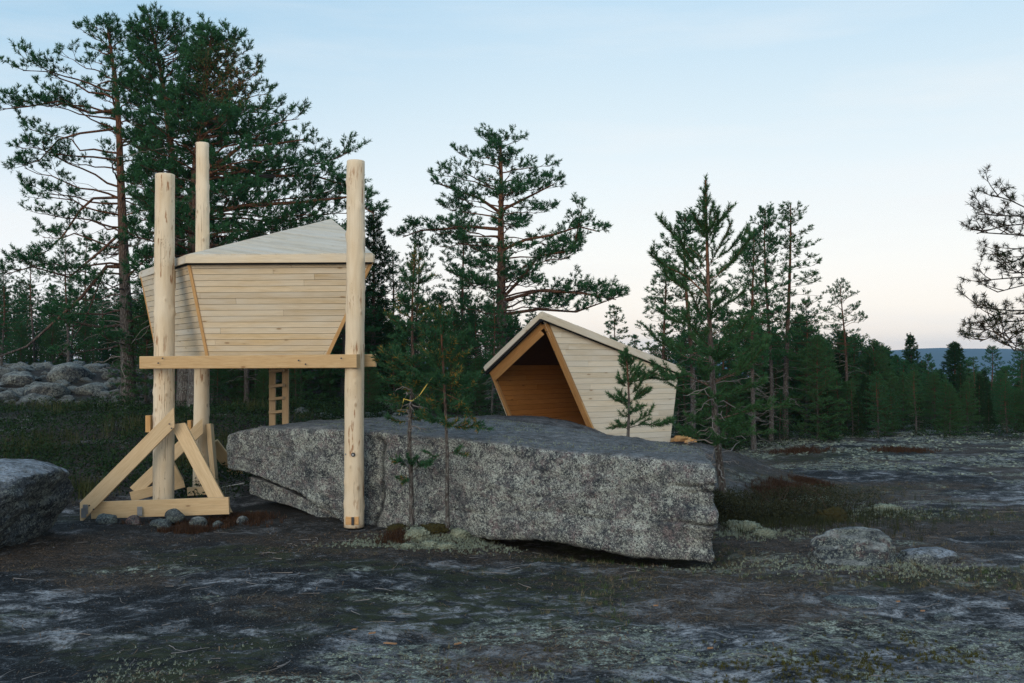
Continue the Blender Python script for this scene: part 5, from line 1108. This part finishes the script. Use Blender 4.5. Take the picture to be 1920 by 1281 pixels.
x, y, z, rg = scatter(42000, (-9, 17), (5.8, 27), lambda x, y: inv(x, y) * slabmask(x, y) * lit_(x, y)[1] * (.35 + .65 * sm(-.05, .25, fbm(x * 3, y * 4, 0, 3, 44))) * (.25 + .75 * np.clip(sm(8.6, 7.4, y) + sm(16, 19, y) * sm(2, 4, x), 0, 1)), 7)
N = len(x); V0, T0 = ICO[1]; rr = rg.uniform(.005, .015, N) ** 1.0 * (1 + .10 * np.clip(y - 8, 0, 18)); V = V0[None] * (1 + rg.normal(0, .22, (N, len(V0), 1))) * rr[:, None, None] * np.array([1, 1, .4]); V = V + np.stack([x, y, z + rr * .2], -1)[:, None]
tag(link('reindeer_lichen', np_mesh('reindeer_lichen', V.reshape(-1, 3), (T0[None] + (np.arange(N) * len(V0))[:, None, None]).reshape(-1, 3), M_LICH)), 'crumbs and clumps of pale lichen over the rock', kind='stuff')
M_CHIP = plain('weathered_chip', (.30, .16, .08), .8)
# wood chips and bark flakes
for i, (px, py, ln) in enumerate([(690, 1190, .06), (720, 1207, .10), (850, 1211, .07), (660, 1182, .04), (1225, 1137, .04), (1325, 1218, .05), (1680, 1130, .045), (1725, 1147, .04)]):
    c = on(px, py); rgc = random.Random(i); a = rgc.uniform(-.5, .6); d = Vector((math.cos(a), math.sin(a), 0)); V = [(0, -.012, 0), (ln, -.006, 0), (ln * 1.1, .008, .003), (ln * .2, .014, 0), (0, -.012, .007), (ln, -.006, .008), (ln * 1.1, .008, .010), (ln * .2, .014, .008)]
    me = np_mesh('wood_chip', V, np.array([[3, 2, 1, 0], [4, 5, 6, 7], [0, 1, 5, 4], [1, 2, 6, 5], [2, 3, 7, 6], [3, 0, 4, 7]]), M_CHIP)
    tag(link('wood_chip', me, M=frame(c + Vector((0, 0, .004)), d, (0, 0, 1))), 'weathered orange wood chip lying on the dark foreground rock', 'wood chip', 'wood chips on the ground')
# boulder field at the far left
rgb = random.Random(8)
picks = [(130, 745, .78, 'palest large rounded boulder of the far stone field, left of the long pine trunk'), (35, 752, .55, 'dark-sided boulder at the left edge of the far stone field'), (172, 762, .45, 'mid-sized boulder just left of the tall left pine trunk'), (90, 768, .6, 'low pale boulder in front of the stone field'), (725, 775, .45, 'pale boulder glimpsed between the trees right of the right-hand post')]
for i, (px, py, r, lab) in enumerate(picks):
    Y = 25.5 + (775 - py) * .12; c = atY(px, Y); rock('boulder', lab, 'boulder', (c.x, c.y, c.z + r * .12), (r, r * .75, r * .55), 200 + i, M_FIELD, 4, rgb.uniform(0, 6), flat=6, rough=.16)
base = [rock_verts(3, (1, .8, .6), 300 + i, flat=11, rough=.26, fine=.05) for i in range(6)]; bm_ = [np_mesh('boulder', v, t, M_FIELD, True) for v, t in base]
for i in range(218):
    px = rgb.uniform(-60, 300) if i < 200 else rgb.uniform(530, 800); Y = rgb.uniform(24.2, 34) if i < 200 else rgb.uniform(22, 24); c = atY(px, Y); r = rgb.choice([.12, .15, .18, .22, .27, .36]) * rgb.uniform(.85, 1.2) if i < 200 else rgb.uniform(.12, .25)
    o = link('boulder', bm_[i % 6], loc=(c.x, c.y, c.z + r * .02)); o.rotation_euler = (rgb.uniform(-.2, .2), rgb.uniform(-.2, .2), rgb.uniform(0, 6.28)); o.scale = (r, r, r * rgb.uniform(.7, 1.1))
    sz = 'large' if r > .30 else ('small' if r < .18 else 'middling'); row = 'front' if Y < 27.5 else ('middle' if Y < 31 else 'back'); wh = 'at the left edge' if px < 40 else ('below the slanting bare limb' if px < 120 else ('near the palest boulder' if px < 190 else 'around the long pine trunk'))
    if i < 200: tag(o, '%s lichened boulder, %s row of the far-left stone field, %s' % (sz, row, wh), 'boulder', '%s %s boulders %s' % (sz, row, wh))
    else: tag(o, 'pale stone on the forest floor behind the slab', 'boulder', 'stones behind the slab')

# loose grit and frost-split flakes
x, y, z, rg = scatter(36000, (-9, 12), (5.8, 19), lambda x, y: inv(x, y) * slabmask(x, y) * (.25 + .75 * sm(-.1, .3, fbm(x * 1.5, y * 2, 0, 3, 74))), 17)
N = len(x); V0 = np.array([(1, 0, 0), (-.5, .87, 0), (-.5, -.87, 0), (.1, .1, .55), (0, 0, -.4)]); T0 = np.array([(0, 1, 3), (1, 2, 3), (2, 0, 3), (1, 0, 4), (2, 1, 4), (0, 2, 4)])
rr = rg.uniform(.003, .011, N) * (1 + .05 * (y - 6)); a = rg.uniform(0, 6.28, N); ca, sa = np.cos(a), np.sin(a)
W0 = V0[None] * (1 + rg.normal(0, .3, (N, 5, 1))) * rr[:, None, None]; W = np.stack([W0[..., 0] * ca[:, None] - W0[..., 1] * sa[:, None], W0[..., 0] * sa[:, None] + W0[..., 1] * ca[:, None], W0[..., 2]], -1) + np.stack([x, y, z + .002], -1)[:, None]
M_GRIT = leaf_mat('grit', (.012, .014, .017), (.20, .205, .22), .9)
tag(link('rock_grit', np_mesh('rock_grit', W.reshape(-1, 3), (T0[None] + (np.arange(N) * 5)[:, None, None]).reshape(-1, 3), M_GRIT)), 'loose grit and rock flakes on the bedrock', kind='stuff')

# dry twigs dropped on the rock, olive moss pads along the bottom of the view
rg = np.random.RandomState(88); tw_ = []
for i in range(230):
    y = 5.9 + 9 * rg.rand() ** 1.4; x = rg.uniform(-.52, .52) * y
    if not slabmask(np.array([x]), np.array([y]))[0]: continue
    az = rg.uniform(0, 6.28); L = rg.uniform(.08, .38); n = 5; pt = []; 
    for k_ in range(n):
        pt.append((x, y, gzs(x, y) + .012)); az += rg.normal() * .3; x += math.cos(az) * L / n; y += math.sin(az) * L / n
    tw_.append((np.array(pt), np.linspace(.0035, .0015, n) * rg.uniform(.7, 1.5)))
V, Q4, _ = tubes(tw_, 3); tag(link('fallen_twigs', np_mesh('fallen_twigs', V, Q4, M_DEAD)), 'thin dry twigs lying on the foreground rock', kind='stuff')
x, y, z, rg = scatter(5200, (-1.5, 5), (5.9, 8.2), lambda x, y: inv(x, y) * sm(7.7, 6.6, y - .25 * np.clip(x, 0, 3)) * sm(-.05, .25, fbm(x * 1.3, y * 2.4, 0, 3, 91)) * sm(-1, 1.2, x), 19)
blades('moss_pads', x, y, z, rg, .030, .004, 14, .9, M_MOSS, 'olive green moss pads along the lower edge at the right')
x, y, z, rg = scatter(9000, (-3, 5), (5.9, 8.6), lambda x, y: inv(x, y) * sm(8.2, 6.8, y) * sm(.0, .25, fbm(x * 1.1 + 4, y * 2.0, 0, 3, 95)), 20)
blades('lichen_tufts', x, y, z, rg, .022, .004, 9, 1.2, M_LICH, 'ragged pale lichen tufts in the lower foreground')

# lichen crumbs gathered round the cushions and the foot of the young pines
X, Yy = [], []; rg = np.random.RandomState(71)
for (px, py, a, b_, n) in ((805, 1015, .42, .16, 900), (870, 1005, .25, .12, 350), (1405, 1000, .4, .22, 500), (1520, 950, .5, .3, 500), (1612, 1062, .5, .2, 260), (1660, 960, .6, .3, 420), (1760, 1070, .4, .2, 240), (700, 1020, .3, .12, 120), (1400, 1060, .5, .2, 160)):
    c = on(px, py); X.append(rg.normal(c.x, a, n)); Yy.append(rg.normal(c.y, b_, n))
x, y = np.concatenate(X), np.concatenate(Yy); z = gz(x, y, True)
blades('lichen_fringe', x, y, z, rg, .03, .006, 9, 1.0, M_LICH, 'ragged pale lichen round the cushions')
x, y = rg.normal(4.3, 1.0, 500), rg.normal(14.4, .8, 500); x2, y2 = rg.normal(3.3, .7, 420), rg.normal(13.9, .5, 420); x, y = np.concatenate([x, x2]), np.concatenate([y, y2]); z = gz(x, y, True)
blades('dark_heath', x, y, z, rg, .13, .005, 9, .5, M_HEATH2, 'dark heath stems between the slab and the pale-capped boulder')

x, y, z, rg = scatter(3600, (-14, -3.0), (15.4, 24.5), lambda x, y: (x / y > -.6) * sm(.0, .25, fbm(x * .9, y * .9, 0, 3, 101)), 31)
blades('heath_stems', x, y, z + .05, rg, .30, .008, 8, .5, M_HEATH3, 'taller brown-green heath stems rising out of the blueberry scrub')

# litter and lichen lying on top of the slab
us = [o for o in bpy.data.objects if o.name.startswith('upper_slab')][0]; nv = len(us.data.vertices); co = np.empty(nv * 3, np.float32); us.data.vertices.foreach_get('co', co); nn = np.empty(nv * 3, np.float32); us.data.vertices.foreach_get('normal', nn)
co = co.reshape(-1, 3) + np.array(rk.location); top_ = co[nn.reshape(-1, 3)[:, 2] > .85]; rg = np.random.RandomState(44)
def ontop(n): p = top_[rg.randint(0, len(top_), n)]; return p[:, 0] + rg.normal(0, .01, n), p[:, 1] + rg.normal(0, .01, n), p[:, 2]
x, y, z = ontop(5000); N = len(x); az = rg.uniform(0, 6.28, N); l = rg.uniform(.015, .05, N); wd = rg.uniform(.003, .006, N); d = np.stack([np.cos(az), np.sin(az), 0 * az], -1); s = np.stack([-np.sin(az), np.cos(az), 0 * az], -1); c = np.stack([x, y, z + .006], -1)
V = np.stack([c - d * l[:, None] - s * wd[:, None], c - d * l[:, None] + s * wd[:, None], c + d * l[:, None]], 1).reshape(-1, 3)
tag(link('slab_top_needles', np_mesh('slab_top_needles', V, np.arange(len(V)).reshape(-1, 3), M_LITTER)), 'fallen needles on top of the big slab', kind='stuff')
x, y, z = ontop(2600); k_ = fbm(x * 1.3, y * 1.3, 0, 3, 47) > .05; x, y, z = x[k_], y[k_], z[k_]
blades('slab_top_lichen', x, y, z, rg, .020, .006, 7, 1.2, M_LICH, 'small pale lichen tufts on top of the big slab')
# ---------------------------------------------------------------- evening air
hm = bpy.data.materials.new('evening_air'); hm.use_nodes = True; ht = hm.node_tree; ht.nodes.clear()
ho = ht.nodes.new('ShaderNodeOutputMaterial'); hv = ht.nodes.new('ShaderNodeVolumePrincipled'); hv.inputs['Color'].default_value = (.42, .70, 1.0, 1); hv.inputs['Density'].default_value = .00022; hv.inputs['Anisotropy'].default_value = 0.0
ht.links.new(hv.outputs[0], ho.inputs['Volume'])
x0, x1, y0, y1, z0, z1 = -3200, 3200, -60, 3050, -60, 60
V = [(x, y, z) for z in (z0, z1) for x, y in ((x0, y0), (x1, y0), (x1, y1), (x0, y1))]
hz = link('haze', np_mesh('haze', V, np.array([[3, 2, 1, 0], [4, 5, 6, 7], [0, 1, 5, 4], [1, 2, 6, 5], [2, 3, 7, 6], [3, 0, 4, 7]]), hm)); tag(hz, 'thin blue evening air over the whole scene', kind='stuff')
